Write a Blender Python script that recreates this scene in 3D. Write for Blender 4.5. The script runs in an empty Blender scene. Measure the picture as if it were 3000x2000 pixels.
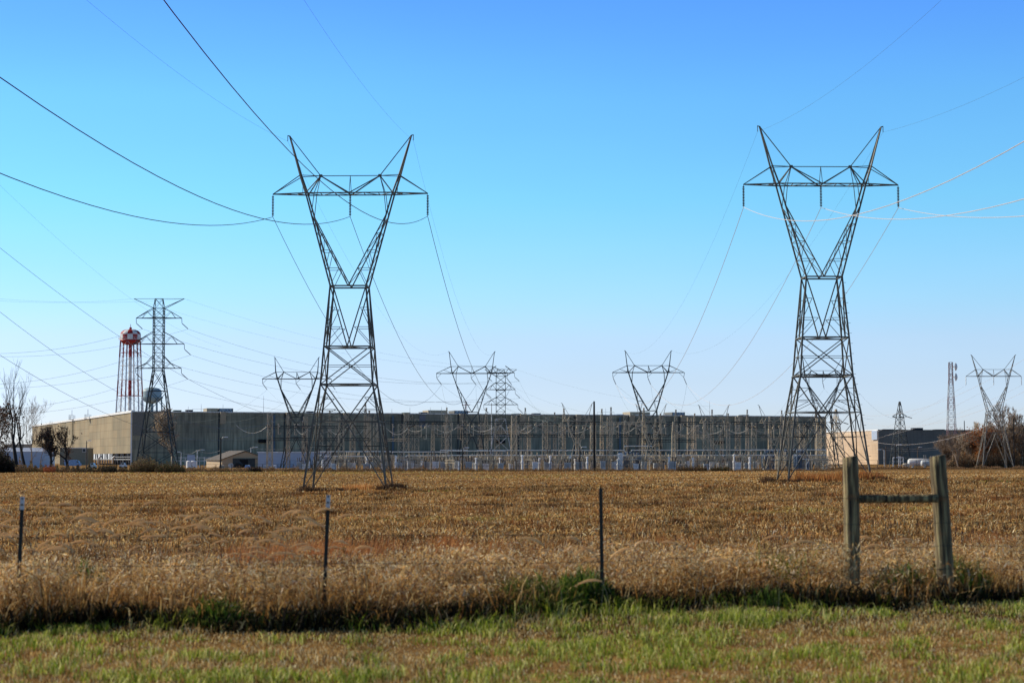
import bpy, math, random
import numpy as np
from mathutils import Vector, Matrix
R = math.radians
sc = bpy.context.scene
col = sc.collection
rnd = random.Random(7)
NP = np.random.default_rng(11)

# ------------------------------------------------------------------ survey: photo bearings -> world
F = 5833.0                      # 70 mm lens on a 36 mm sensor, 3000 px wide
CZ = 3.6                        # eye height above datum
PITCH = math.atan(345 / F)
def P(px, py, D):
    """world point seen at bearing px,py standing D metres in front of the viewer"""
    u = (px - 1500) / F; v = (1000 - py) / F
    yy = math.cos(PITCH) - v * math.sin(PITCH); zz = math.sin(PITCH) + v * math.cos(PITCH)
    s = D / yy
    return Vector((u * s, D, CZ + zz * s))
def X(px, D, py=1300): return P(px, py, D).x
def Z(py, D, px=1500): return P(px, py, D).z

PD = [-60, 0, 8, 14, 17.5, 19.3, 24, 30, 42, 56, 75, 112, 160, 208, 300, 430, 560, 880, 1500, 20000]
PZ = [-1.7, -1.7, -1.66, -1.58, -1.48, -1.42, -1.62, -1.98, -2.5, -2.75, -2.9, -3.0, -2.95, -2.85, -2.75, -2.55, -2.5, -2.6, -2.6, -2.6]
def zg(x, y):
    """ground height"""
    x = np.asarray(x, dtype=float); y = np.asarray(y, dtype=float)
    z = np.interp(y, PD, PZ)
    lat = np.interp(y, [0, 19, 60, 208, 330, 430], [.012, .02, .016, .0200, .006, .0])
    z = z + lat * np.clip(x, -45, 45)
    z = z + .035 * np.sin(x * .9 + y * .31) * np.interp(y, [10, 24, 60, 200], [.3, 1, 1.4, 0]) + .05 * np.sin(x * .37 - y * .22 + 1) * np.interp(y, [10, 30, 80, 260], [.3, 1, 2, 0])
    return CZ + z
def G(x, y): return float(zg(x, y))

# ------------------------------------------------------------------ materials
def new_mat(name):
    m = bpy.data.materials.new(name); m.use_nodes = True
    nt = m.node_tree; b = nt.nodes['Principled BSDF']
    return m, nt, b
def mat(name, c, rough=.7, metal=0., var=.25, scale=3., c2=None, spec=.4, bump=0., stretch=(1, 1, 1), detail=5):
    m, nt, b = new_mat(name)
    b.inputs['Roughness'].default_value = rough; b.inputs['Metallic'].default_value = metal
    b.inputs['Specular IOR Level'].default_value = spec
    tc = nt.nodes.new('ShaderNodeTexCoord'); mp = nt.nodes.new('ShaderNodeMapping'); mp.inputs['Scale'].default_value = stretch
    nz = nt.nodes.new('ShaderNodeTexNoise'); nz.inputs['Scale'].default_value = scale; nz.inputs['Detail'].default_value = detail
    cr = nt.nodes.new('ShaderNodeValToRGB')
    if c2 is None: c2 = tuple(max(0, v * (1 - var)) for v in c); c = tuple(min(1, v * (1 + var * .6)) for v in c)
    cr.color_ramp.elements[0].position = .35; cr.color_ramp.elements[1].position = .65
    cr.color_ramp.elements[0].color = (*c2, 1); cr.color_ramp.elements[1].color = (*c, 1)
    nt.links.new(tc.outputs['Object'], mp.inputs[0]); nt.links.new(mp.outputs[0], nz.inputs['Vector'])
    nt.links.new(nz.outputs['Fac'], cr.inputs[0]); nt.links.new(cr.outputs[0], b.inputs['Base Color'])
    if bump:
        bp = nt.nodes.new('ShaderNodeBump'); bp.inputs['Strength'].default_value = bump; bp.inputs['Distance'].default_value = .05
        nt.links.new(nz.outputs['Fac'], bp.inputs['Height']); nt.links.new(bp.outputs[0], b.inputs['Normal'])
    return m
def mat_attr(name, rough=.8, trans=.35):
    """vegetation: colour carried by each blade or leaf, part of the light passes through"""
    m, nt, b = new_mat(name)
    at = nt.nodes.new('ShaderNodeAttribute'); at.attribute_name = 'Col'
    b.inputs['Roughness'].default_value = rough; b.inputs['Specular IOR Level'].default_value = .25
    nt.links.new(at.outputs['Color'], b.inputs['Base Color'])
    tr = nt.nodes.new('ShaderNodeBsdfTranslucent'); mx = nt.nodes.new('ShaderNodeMixShader'); mx.inputs[0].default_value = trans
    nt.links.new(at.outputs['Color'], tr.inputs['Color'])
    nt.links.new(b.outputs[0], mx.inputs[1]); nt.links.new(tr.outputs[0], mx.inputs[2])
    nt.links.new(mx.outputs[0], nt.nodes['Material Output'].inputs['Surface'])
    return m

M = {}
M['tower'] = mat('dark_galvanised_steel', (.15, .145, .115), .6, .1, scale=.25, c2=(.085, .085, .07))
M['tower_far'] = mat('grey_galvanised_steel', (.055, .065, .065), .6, .2, var=.3, scale=.3)
M['lattice'] = mat('weathered_lattice_steel', (.68, .57, .40), .65, .0, scale=.6, c2=(.33, .28, .2))
M['beam'] = mat('green_grey_steel_beam', (.05, .06, .055), .6, .2)
M['galv'] = mat('bright_galvanised_steel', (.68, .67, .63), .5, .1, scale=.7, var=.4)
M['pipe'] = mat('aluminium_bus_pipe', (.92, .90, .84), .4, .0, var=.15)
M['porcelain'] = mat('brown_porcelain', (.05, .035, .03), .25, 0, var=.3)
M['porcelain_grey'] = mat('grey_porcelain', (.42, .40, .38), .3, 0, var=.2)
M['wire_dark'] = mat('weathered_conductor', (.05, .05, .065), .45, .5, var=.1)
M['wire_light'] = mat('sunlit_aluminium_conductor', (.72, .66, .62), .5, .0, var=.1)  # pale tone puts the sunlit side of these wires into the colour
M['wire_far'] = mat('aged_conductor', (.10, .15, .15), .6, .1, var=.1)
M['mid_steel'] = mat('mid_grey_tower_steel', (.24, .22, .18), .6, .0, scale=.3)
M['undercroft'] = mat('shaded_undercroft_steel', (.26, .27, .27), .6, .0)
M['red'] = mat('red_paint', (.36, .022, .02), .45, 0, var=.15, scale=.4)
M['white'] = mat('white_paint', (.78, .78, .76), .5, 0, var=.12, scale=.3)
M['palegreen'] = mat('pale_green_tank_paint', (.32, .44, .48), .5, 0, var=.12, scale=.3)
M['transformer'] = mat('blue_grey_transformer_paint', (.24, .32, .42), .5, 0, var=.3, scale=1.2)
M['cabinet'] = mat('grey_cabinet_paint', (.55, .58, .58), .5, 0, var=.35, scale=.9)
M['cabinet_white'] = mat('white_cabinet_paint', (.88, .88, .86), .5, 0, var=.2, scale=.9)
M['black'] = mat('creosoted_black_wood', (.012, .012, .012), .8, 0, var=.3)
M['pole'] = mat('weathered_pole_wood', (.14, .11, .08), .85, 0, var=.3, stretch=(8, 8, .5))
M['tan_metal'] = mat('tan_metal_siding', (.50, .37, .22), .6, 0, var=.12, scale=2, stretch=(6, 6, .3))
M['brown_roof'] = mat('brown_ribbed_roof', (.16, .13, .09), .6, .1, var=.35, scale=2.5, stretch=(3, .1, .1))
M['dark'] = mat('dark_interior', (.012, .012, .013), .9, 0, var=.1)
M['slate'] = mat('slate_metal_door', (.045, .055, .055), .6, 0, var=.2)
M['shed'] = mat('pale_blue_metal_siding', (.42, .50, .62), .5, .1, var=.12, scale=1.5, stretch=(.2, .2, 8))
M['unit_green'] = mat('green_roof_unit', (.10, .13, .08), .6, 0, var=.3)
M['unit_dark'] = mat('dark_roof_unit', (.05, .055, .06), .6, .1, var=.3)
M['beige'] = mat('beige_penthouse_wall', (.42, .36, .26), .75, 0, var=.2)
M['bark'] = mat('grey_brown_bark', (.34, .26, .19), .9, 0, var=.35, scale=2)
M['bark_pale'] = mat('pale_twig_bark', (.52, .43, .32), .9, 0, var=.3, scale=2)
M['bark_dark'] = mat('dark_wet_bark', (.035, .03, .028), .9, 0, var=.3, scale=2)
M['grass'] = mat_attr('grass_blades', .65, .4)
M['leaf'] = mat_attr('leaves', .7, .35)
def thin_mat(name, c):
    m, nt, b = new_mat(name); b.inputs['Base Color'].default_value = (*c, 1); b.inputs['Roughness'].default_value = .8; tr = nt.nodes.new('ShaderNodeBsdfTranslucent'); tr.inputs['Color'].default_value = (*c, 1)
    mx = nt.nodes.new('ShaderNodeMixShader'); mx.inputs[0].default_value = .55; nt.links.new(b.outputs[0], mx.inputs[1]); nt.links.new(tr.outputs[0], mx.inputs[2]); nt.links.new(mx.outputs[0], nt.nodes['Material Output'].inputs['Surface']); return m
M['tpost'] = mat('dark_green_steel_post', (.02, .025, .022), .6, .2, var=.2)
M['tpost_top'] = mat('white_post_tip', (.55, .58, .6), .5, 0, var=.1)

def wood_mat():
    m, nt, b = new_mat('treated_post_wood'); b.inputs['Roughness'].default_value = .85
    N = nt.nodes.new; L = nt.links.new
    tc = N('ShaderNodeTexCoord'); mp = N('ShaderNodeMapping'); mp.inputs['Scale'].default_value = (16, 16, 1.1)
    n1 = N('ShaderNodeTexNoise'); n1.inputs['Scale'].default_value = 2.2; n1.inputs['Detail'].default_value = 8
    n2 = N('ShaderNodeTexNoise'); n2.inputs['Scale'].default_value = 3.5
    c1 = N('ShaderNodeValToRGB'); e = c1.color_ramp.elements
    e[0].position = .32; e[0].color = (.018, .013, .006, 1); e[1].position = .70; e[1].color = (.44, .36, .17, 1)
    k = c1.color_ramp.elements.new(.5); k.color = (.14, .10, .045, 1)
    c2 = N('ShaderNodeValToRGB'); e = c2.color_ramp.elements; e[0].position = .60; e[0].color = (0, 0, 0, 1); e[1].position = .72; e[1].color = (1, 1, 1, 1)
    mx = N('ShaderNodeMixRGB'); mx.inputs[2].default_value = (.28, .12, .04, 1)
    L(tc.outputs['Object'], mp.inputs[0]); L(mp.outputs[0], n1.inputs['Vector']); L(tc.outputs['Object'], n2.inputs['Vector'])
    L(n1.outputs[0], c1.inputs[0]); L(n2.outputs[0], c2.inputs[0]); L(c2.outputs[0], mx.inputs[0]); L(c1.outputs[0], mx.inputs[1])
    L(mx.outputs[0], b.inputs['Base Color'])
    bp = N('ShaderNodeBump'); bp.inputs['Strength'].default_value = 1; bp.inputs['Distance'].default_value = .02
    L(n1.outputs[0], bp.inputs['Height']); L(bp.outputs[0], b.inputs['Normal'])
    return m
M['wood'] = wood_mat()

def wall_mat(name, ca, cb, seam=.5, streak=1.0, row=3.7, bay=9.0, rust=0.):
    """panelled industrial cladding: rows, bays, vertical water streaks; local X runs along the wall, Z up"""
    m, nt, b = new_mat(name); b.inputs['Roughness'].default_value = .8; b.inputs['Specular IOR Level'].default_value = .2
    N = nt.nodes.new; L = nt.links.new
    tc = N('ShaderNodeTexCoord')
    sx = N('ShaderNodeSeparateXYZ'); L(tc.outputs['Object'], sx.inputs[0])
    cb2 = N('ShaderNodeCombineXYZ'); L(sx.outputs['X'], cb2.inputs['X']); L(sx.outputs['Z'], cb2.inputs['Y'])
    br = N('ShaderNodeTexBrick'); br.offset = 0; br.inputs['Scale'].default_value = 1; br.inputs['Brick Width'].default_value = bay
    br.inputs['Row Height'].default_value = row; br.inputs['Mortar Size'].default_value = .09; br.inputs['Mortar Smooth'].default_value = .5; br.inputs['Bias'].default_value = 0
    br.inputs['Color1'].default_value = (*ca, 1); br.inputs['Color2'].default_value = (*cb, 1)
    br.inputs['Mortar'].default_value = tuple(v * seam for v in ca) + (1,)
    L(cb2.outputs[0], br.inputs['Vector'])
    mp = N('ShaderNodeMapping'); mp.inputs['Scale'].default_value = (.9, 1, .07); L(tc.outputs['Object'], mp.inputs[0])
    nz = N('ShaderNodeTexNoise'); nz.inputs['Scale'].default_value = 1.1; nz.inputs['Detail'].default_value = 7; nz.inputs['Roughness'].default_value = .65; L(mp.outputs[0], nz.inputs['Vector'])
    big = N('ShaderNodeTexNoise'); big.inputs['Scale'].default_value = .045; big.inputs['Detail'].default_value = 4; L(tc.outputs['Object'], big.inputs['Vector'])
    r1 = N('ShaderNodeMapRange'); r1.inputs['From Min'].default_value = .3; r1.inputs['From Max'].default_value = .7
    r1.inputs['To Min'].default_value = 1 - .45 * streak; r1.inputs['To Max'].default_value = 1 + .25 * streak; L(nz.outputs[0], r1.inputs[0])
    r2 = N('ShaderNodeMapRange'); r2.inputs['From Min'].default_value = .35; r2.inputs['From Max'].default_value = .65
    r2.inputs['To Min'].default_value = .8; r2.inputs['To Max'].default_value = 1.15; L(big.outputs[0], r2.inputs[0])
    mu = N('ShaderNodeMath'); mu.operation = 'MULTIPLY'; L(r1.outputs[0], mu.inputs[0]); L(r2.outputs[0], mu.inputs[1])
    vm = N('ShaderNodeVectorMath'); vm.operation = 'SCALE'; L(br.outputs['Color'], vm.inputs[0]); L(mu.outputs[0], vm.inputs['Scale'])
    out = vm.outputs[0]
    if rust:
        mp2 = N('ShaderNodeMapping'); mp2.inputs['Scale'].default_value = (.35, 1, .012); mp2.inputs['Location'].default_value = (rust, 0, 0); L(tc.outputs['Object'], mp2.inputs[0])
        n3 = N('ShaderNodeTexNoise'); n3.inputs['Scale'].default_value = 1; n3.inputs['Detail'].default_value = 3; L(mp2.outputs[0], n3.inputs['Vector'])
        r3 = N('ShaderNodeMapRange'); r3.inputs['From Min'].default_value = .60; r3.inputs['From Max'].default_value = .72; r3.inputs['To Max'].default_value = .75; L(n3.outputs[0], r3.inputs[0])
        mx = N('ShaderNodeMixRGB'); mx.inputs[2].default_value = (.24, .13, .05, 1); L(r3.outputs[0], mx.inputs[0]); L(out, mx.inputs[1]); out = mx.outputs[0]
    L(out, b.inputs['Base Color'])
    return m
M['clad_front'] = wall_mat('weathered_cladding_in_shade', (.35, .325, .225), (.24, .24, .185), .6, 1.2, 3.65, 11)
M['clad_side'] = wall_mat('weathered_cladding_in_sun', (.34, .27, .165), (.27, .23, .15), .5, .55, 3.65, 14, rust=3.3)
M['clad_front2'] = wall_mat('slate_block_cladding', (.18, .19, .17), (.16, .17, .155), .8, .3, .9, 2.2)
M['clad_side2'] = wall_mat('tan_block_cladding', (.66, .51, .36), (.62, .47, .33), .8, .35, 2.0, 60)

# ------------------------------------------------------------------ mesh helpers
class MB:
    def __init__(s): s.v = []; s.f = []; s.mi = []; s.k = 0
    def add(s, vs, fs):
        o = len(s.v); s.v += [tuple(v) for v in vs]; s.f += [tuple(i + o for i in f) for f in fs]; s.mi += [s.k] * len(fs)
    def bar(s, a, b, w, w2=None):
        a = Vector(a); b = Vector(b); d = b - a
        if d.length < 1e-6: return
        d.normalize(); up = Vector((0, 0, 1)) if abs(d.z) < .95 else Vector((0, 1, 0))
        p = d.cross(up).normalized(); q = d.cross(p).normalized(); w2 = w if w2 is None else w2; h = w / 2; g = w2 / 2
        vs = [a + p * h * i + q * h * j for i, j in ((-1, -1), (1, -1), (1, 1), (-1, 1))] + [b + p * g * i + q * g * j for i, j in ((-1, -1), (1, -1), (1, 1), (-1, 1))]
        s.add(vs, [(0, 1, 5, 4), (1, 2, 6, 5), (2, 3, 7, 6), (3, 0, 4, 7), (3, 2, 1, 0), (4, 5, 6, 7)])
    def box(s, c, size, rot=0.):
        cx, cy, cz = c; a, b, h = (v / 2 for v in size); cs, sn = math.cos(rot), math.sin(rot); vs = []
        for k in (-h, h):
            for i, j in ((-a, -b), (a, -b), (a, b), (-a, b)): vs.append((cx + i * cs - j * sn, cy + i * sn + j * cs, cz + k))
        s.add(vs, [(3, 2, 1, 0), (4, 5, 6, 7), (0, 1, 5, 4), (1, 2, 6, 5), (2, 3, 7, 6), (3, 0, 4, 7)])
    def tube(s, pts, r, n=4, taper=None):
        pts = [Vector(p) for p in pts]; o = len(s.v); m = len(pts); pp = None
        for i, p in enumerate(pts):
            d = (pts[min(i + 1, m - 1)] - pts[max(i - 1, 0)]).normalized()
            if pp is None:
                up = Vector((0, 0, 1)) if abs(d.z) < .9 else Vector((1, 0, 0)); pp = d.cross(up).normalized()
            pp = (pp - d * pp.dot(d)).normalized(); q = d.cross(pp)
            rr = r if taper is None else r + (taper - r) * i / (m - 1)
            for k in range(n):
                t = 2 * math.pi * k / n; s.v.append(tuple(p + pp * math.cos(t) * rr + q * math.sin(t) * rr))
        for i in range(m - 1):
            for k in range(n):
                a = o + i * n + k; b = o + i * n + (k + 1) % n; s.f.append((a, b, b + n, a + n)); s.mi.append(s.k)
        s.f.append(tuple(o + k for k in range(n))[::-1]); s.f.append(tuple(o + (m - 1) * n + k for k in range(n))); s.mi += [s.k] * 2
    def lathe(s, prof, n=12, c=(0, 0, 0), axis=None):
        """prof: list of (r, z)"""
        o = len(s.v); rot = Matrix.Identity(3)
        if axis is not None: rot = Vector((0, 0, 1)).rotation_difference(Vector(axis)).to_matrix()
        for r, z in prof:
            for k in range(n):
                t = 2 * math.pi * k / n; s.v.append(tuple(Vector(c) + rot @ Vector((r * math.cos(t), r * math.sin(t), z))))
        for i in range(len(prof) - 1):
            for k in range(n):
                a = o + i * n + k; b = o + i * n + (k + 1) % n; s.f.append((a, b, b + n, a + n)); s.mi.append(s.k)
        s.f.append(tuple(o + k for k in range(n))[::-1]); e = o + (len(prof) - 1) * n; s.f.append(tuple(e + k for k in range(n))); s.mi += [s.k] * 2
    def build(s, name, m, parent=None, loc=None, smooth=False):
        me = bpy.data.meshes.new(name); me.from_pydata(s.v, [], s.f)
        ms = m if isinstance(m, (list, tuple)) else [m]
        for x in ms: me.materials.append(x)
        if len(ms) > 1: me.polygons.foreach_set('material_index', s.mi)
        if smooth: me.polygons.foreach_set('use_smooth', [True] * len(s.f))
        me.update()
        o = bpy.data.objects.new(name, me); col.objects.link(o)
        if parent is not None: o.parent = parent
        if loc is not None: o.location = loc
        return o
def tag(o, label, cat, group=None):
    o['label'] = label; o['category'] = cat
    if group: o['group'] = group
    return o
def thing(name, label, cat, loc=(0, 0, 0), rz=0., group=None):
    o = bpy.data.objects.new(name, None); col.objects.link(o); o.location = loc; o.rotation_euler = (0, 0, rz); o.empty_display_size = .3
    return tag(o, label, cat, group)
KIDS = {}
def dup(root, loc, rz=0., label=None, scale=None):
    r = root.copy(); col.objects.link(r); r.location = loc; r.rotation_euler = (0, 0, rz)
    if label: r['label'] = label
    if scale is not None: r.scale = scale
    for ch in KIDS.get(root.name, []):
        c = ch.copy(); col.objects.link(c); c.parent = r
        for g in [o for o in KIDS.get(ch.name, [])]:
            d = g.copy(); col.objects.link(d); d.parent = c
    return r
def index_kids(root):
    KIDS[root.name] = [o for o in col.objects if o.parent == root]
    for ch in KIDS[root.name]:
        k = [o for o in col.objects if o.parent == ch]
        if k: KIDS[ch.name] = k
    return root
def struct(o): o['kind'] = 'structure'; return o
def stuff(o, label, cat): tag(o, label, cat); o['kind'] = 'stuff'; return o
ORD = ['first', 'second', 'third', 'fourth', 'fifth', 'sixth', 'seventh', 'eighth', 'ninth', 'tenth', 'eleventh', 'twelfth', 'thirteenth', 'fourteenth', 'fifteenth', 'sixteenth', 'seventeenth', 'eighteenth', 'nineteenth', 'twentieth']
TENS = {2: 'twenty', 3: 'thirty', 4: 'forty', 5: 'fifty', 6: 'sixty', 7: 'seventy', 8: 'eighty', 9: 'ninety'}
def ordw(n):
    if n <= 20: return ORD[n - 1]
    if n % 10 == 0: return TENS[n // 10][:-1] + 'ieth'
    return TENS[n // 10] + '-' + ORD[n % 10 - 1]
def side(i, n, what='from the left'):
    """where one of a row stands"""
    if i == 0: return 'leftmost'
    if i == n - 1: return 'rightmost'
    if i < n / 2: return ordw(i + 1) + ' from the left'
    return ordw(n - i) + ' from the right'

# ------------------------------------------------------------------ world and sun
SUN_AZ = 70.0      # degrees left of the view direction
SUN_EL = 32.0
SKY_TINT = [(0.0, (0.9053, 1.0379, 1.63488)), (0.5, (0.12, 0.2, 0.3)), (0.0296, (0.9053, 1.0379, 1.63488)), (0.0397, (0.9108, 1.01757, 1.52464)), (0.0597, (0.9548000000000001, 1.0593000000000001, 1.4632800000000001)), (0.0797, (0.8802, 1.1513200000000001, 1.4701800000000003)), (0.1296, (0.7290552000000001, 1.2685920000000002, 1.4688)), (0.1787, (0.6943551, 1.2251981500000002, 1.5638400000000001)), (0.222, (0.6097266000000001, 1.0512, 1.7035200000000001)), (0.33, (0.36, 0.6, 0.88))]
w = bpy.data.worlds.new('World'); sc.world = w; w.use_nodes = True
wn = w.node_tree; bg = wn.nodes['Background']
sky = wn.nodes.new('ShaderNodeTexSky'); sky.sky_type = 'NISHITA'; sky.sun_disc = False
sky.sun_elevation = R(SUN_EL); sky.sun_rotation = R(-SUN_AZ); sky.altitude = 100; sky.air_density = 1.0; sky.dust_density = .25; sky.ozone_density = 2.5
gm = wn.nodes.new('ShaderNodeHueSaturation'); gm.inputs['Saturation'].default_value = 1.15; gm.inputs['Value'].default_value = 1.0
wn.links.new(sky.outputs[0], gm.inputs['Color'])
# clear late autumn air: the haze near the horizon reads lavender instead of yellow, the upper sky a purer blue; the unseen sky above the frame is darkened to cut fill light
tcw = wn.nodes.new('ShaderNodeTexCoord'); sxw = wn.nodes.new('ShaderNodeSeparateXYZ'); wn.links.new(tcw.outputs['Generated'], sxw.inputs[0])
mrw = wn.nodes.new('ShaderNodeMapRange'); mrw.inputs['From Min'].default_value = 0; mrw.inputs['From Max'].default_value = .5; wn.links.new(sxw.outputs['Z'], mrw.inputs[0])
rmp = wn.nodes.new('ShaderNodeValToRGB'); wn.links.new(mrw.outputs[0], rmp.inputs[0])
TG = 2.0
for i_, (z_, c_) in enumerate(SKY_TINT):
    e_ = rmp.color_ramp.elements[i_] if i_ < 2 else rmp.color_ramp.elements.new(z_ / .5)
    e_.position = z_ / .5; e_.color = tuple(v / TG for v in c_) + (1,)
mlw = wn.nodes.new('ShaderNodeVectorMath'); mlw.operation = 'MULTIPLY'; scw = wn.nodes.new('ShaderNodeVectorMath'); scw.operation = 'SCALE'; scw.inputs['Scale'].default_value = TG
wn.links.new(gm.outputs[0], mlw.inputs[0]); wn.links.new(rmp.outputs[0], mlw.inputs[1]); nw = wn.nodes.new('ShaderNodeTexNoise'); nw.inputs['Scale'].default_value = 3; nw.inputs['Detail'].default_value = 4; mpw = wn.nodes.new('ShaderNodeMapping'); mpw.inputs['Scale'].default_value = (1, 1, 5)
wn.links.new(tcw.outputs['Generated'], mpw.inputs[0]); wn.links.new(mpw.outputs[0], nw.inputs['Vector']); mr2 = wn.nodes.new('ShaderNodeMapRange'); mr2.inputs['From Min'].default_value = .3; mr2.inputs['From Max'].default_value = .7; mr2.inputs['To Min'].default_value = TG * .975; mr2.inputs['To Max'].default_value = TG * 1.025; wn.links.new(nw.outputs['Fac'], mr2.inputs[0]); wn.links.new(mr2.outputs[0], scw.inputs['Scale'])
wn.links.new(mlw.outputs[0], scw.inputs[0]); wn.links.new(scw.outputs[0], bg.inputs['Color'])
bg.inputs['Strength'].default_value = .12
sd = bpy.data.lights.new('sun', 'SUN'); sd.energy = 5.0; sd.angle = R(.5); sd.color = (1, .90, .74)
so = bpy.data.objects.new('sun', sd); col.objects.link(so)
sdir = Vector((-math.sin(R(SUN_AZ)) * math.cos(R(SUN_EL)), math.cos(R(SUN_AZ)) * math.cos(R(SUN_EL)), math.sin(R(SUN_EL))))
so.rotation_euler = sdir.to_track_quat('Z', 'Y').to_euler(); so.location = (0, 0, 60)

# ------------------------------------------------------------------ camera
cd = bpy.data.cameras.new('camera'); cam = bpy.data.objects.new('camera', cd); col.objects.link(cam)
cd.lens = 70; cd.sensor_width = 36; cd.clip_end = 30000; cd.clip_start = .1
cam.location = (0, 0, CZ); cam.rotation_euler = (math.pi / 2 + PITCH, 0, 0)
cd.dof.use_dof = True; cd.dof.focus_distance = 240; cd.dof.aperture_fstop = 4.0
sc.camera = cam
sc.view_settings.view_transform = 'Standard'; sc.view_settings.look = 'None'; sc.view_settings.exposure = 0
sc.cycles.max_bounces = 6; sc.cycles.use_denoising = True

# ------------------------------------------------------------------ ground
def ground():
    ys = list(np.arange(-40, 8, 6)) + list(np.arange(8, 60, .5)) + list(np.arange(60, 200, 2.5)) + list(np.arange(200, 620, 12)) + list(np.geomspace(640, 20000, 30))
    xs = list(-np.geomspace(4000, 62, 22)) + list(np.arange(-60, -16, 2.)) + list(np.arange(-16, 16.1, .5)) + list(np.arange(18, 61, 2.)) + list(np.geomspace(62, 4000, 22))
    XX, YY = np.meshgrid(xs, ys); ZZ = zg(XX, YY)
    v = np.stack([XX, YY, ZZ], -1).reshape(-1, 3); nx = len(xs); ny = len(ys)
    i = np.arange(nx - 1)[None, :] + nx * np.arange(ny - 1)[:, None]
    f = np.stack([i, i + 1, i + nx + 1, i + nx], -1).reshape(-1, 4)
    me = bpy.data.meshes.new('ground'); me.vertices.add(len(v)); me.vertices.foreach_set('co', v.ravel())
    me.loops.add(f.size); me.loops.foreach_set('vertex_index', f.ravel()); me.polygons.add(len(f))
    me.polygons.foreach_set('loop_start', np.arange(0, f.size, 4)); me.update(calc_edges=True)
    me.polygons.foreach_set('use_smooth', [True] * len(f))
    m, nt, b = new_mat('dry_field_soil'); N = nt.nodes.new; L = nt.links.new
    b.inputs['Roughness'].default_value = .95; b.inputs['Specular IOR Level'].default_value = .05
    tc = N('ShaderNodeTexCoord'); mp = N('ShaderNodeMapping'); mp.inputs['Scale'].default_value = (1, .45, 1); L(tc.outputs['Object'], mp.inputs[0])
    n1 = N('ShaderNodeTexNoise'); n1.inputs['Scale'].default_value = 2.4; n1.inputs['Detail'].default_value = 10; n1.inputs['Roughness'].default_value = .75; L(mp.outputs[0], n1.inputs[0])
    n2 = N('ShaderNodeTexNoise'); n2.inputs['Scale'].default_value = .11; n2.inputs['Detail'].default_value = 5; L(mp.outputs[0], n2.inputs[0])
    mp3 = N('ShaderNodeMapping'); mp3.inputs['Scale'].default_value = (.05, .35, 1); L(tc.outputs['Object'], mp3.inputs[0])
    n3 = N('ShaderNodeTexNoise'); n3.inputs['Scale'].default_value = 1; n3.inputs['Detail'].default_value = 5; L(mp3.outputs[0], n3.inputs[0])
    c1 = N('ShaderNodeValToRGB'); e = c1.color_ramp.elements; e[0].position = .33; e[0].color = (.10, .05, .015, 1); e[1].position = .68; e[1].color = (.60, .36, .13, 1)
    L(n1.outputs[0], c1.inputs[0])
    mx = N('ShaderNodeMixRGB'); mx.blend_type = 'MULTIPLY'; mx.inputs[0].default_value = .7; L(c1.outputs[0], mx.inputs[1])
    c2 = N('ShaderNodeValToRGB'); e = c2.color_ramp.elements; e[0].position = .35; e[0].color = (.75, .72, .6, 1); e[1].position = .65; e[1].color = (1.1, .98, .8, 1); L(n2.outputs[0], c2.inputs[0]); L(c2.outputs[0], mx.inputs[2])
    mx2 = N('ShaderNodeMixRGB'); mx2.blend_type = 'MIX'; mx2.inputs[2].default_value = (.17, .16, .06, 1); L(mx.outputs[0], mx2.inputs[1])
    r = N('ShaderNodeMapRange'); r.inputs['From Min'].default_value = .56; r.inputs['From Max'].default_value = .72; r.inputs['To Max'].default_value = .6; L(n3.outputs[0], r.inputs[0]); L(r.outputs[0], mx2.inputs[0])
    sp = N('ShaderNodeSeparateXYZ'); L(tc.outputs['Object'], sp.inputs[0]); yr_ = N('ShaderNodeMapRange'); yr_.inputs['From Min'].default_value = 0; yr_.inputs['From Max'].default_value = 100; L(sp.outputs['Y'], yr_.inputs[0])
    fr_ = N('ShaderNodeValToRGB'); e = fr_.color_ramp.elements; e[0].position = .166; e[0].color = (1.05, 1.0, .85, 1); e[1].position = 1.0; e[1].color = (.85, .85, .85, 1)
    for p_, v_ in ((.18, .15), (.24, .2), (.45, .3), (.7, .5)): q_ = fr_.color_ramp.elements.new(p_); q_.color = (v_, v_, v_, 1)  # soil darkened beneath the standing grass: shade painted into the colour
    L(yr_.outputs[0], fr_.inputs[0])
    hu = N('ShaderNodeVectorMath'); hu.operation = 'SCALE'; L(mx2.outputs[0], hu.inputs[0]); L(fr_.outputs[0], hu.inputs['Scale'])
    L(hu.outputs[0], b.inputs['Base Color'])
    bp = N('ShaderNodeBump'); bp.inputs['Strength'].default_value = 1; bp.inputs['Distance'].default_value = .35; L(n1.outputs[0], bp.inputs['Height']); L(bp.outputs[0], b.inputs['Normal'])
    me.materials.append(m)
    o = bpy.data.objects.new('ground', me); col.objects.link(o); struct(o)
ground()

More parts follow.
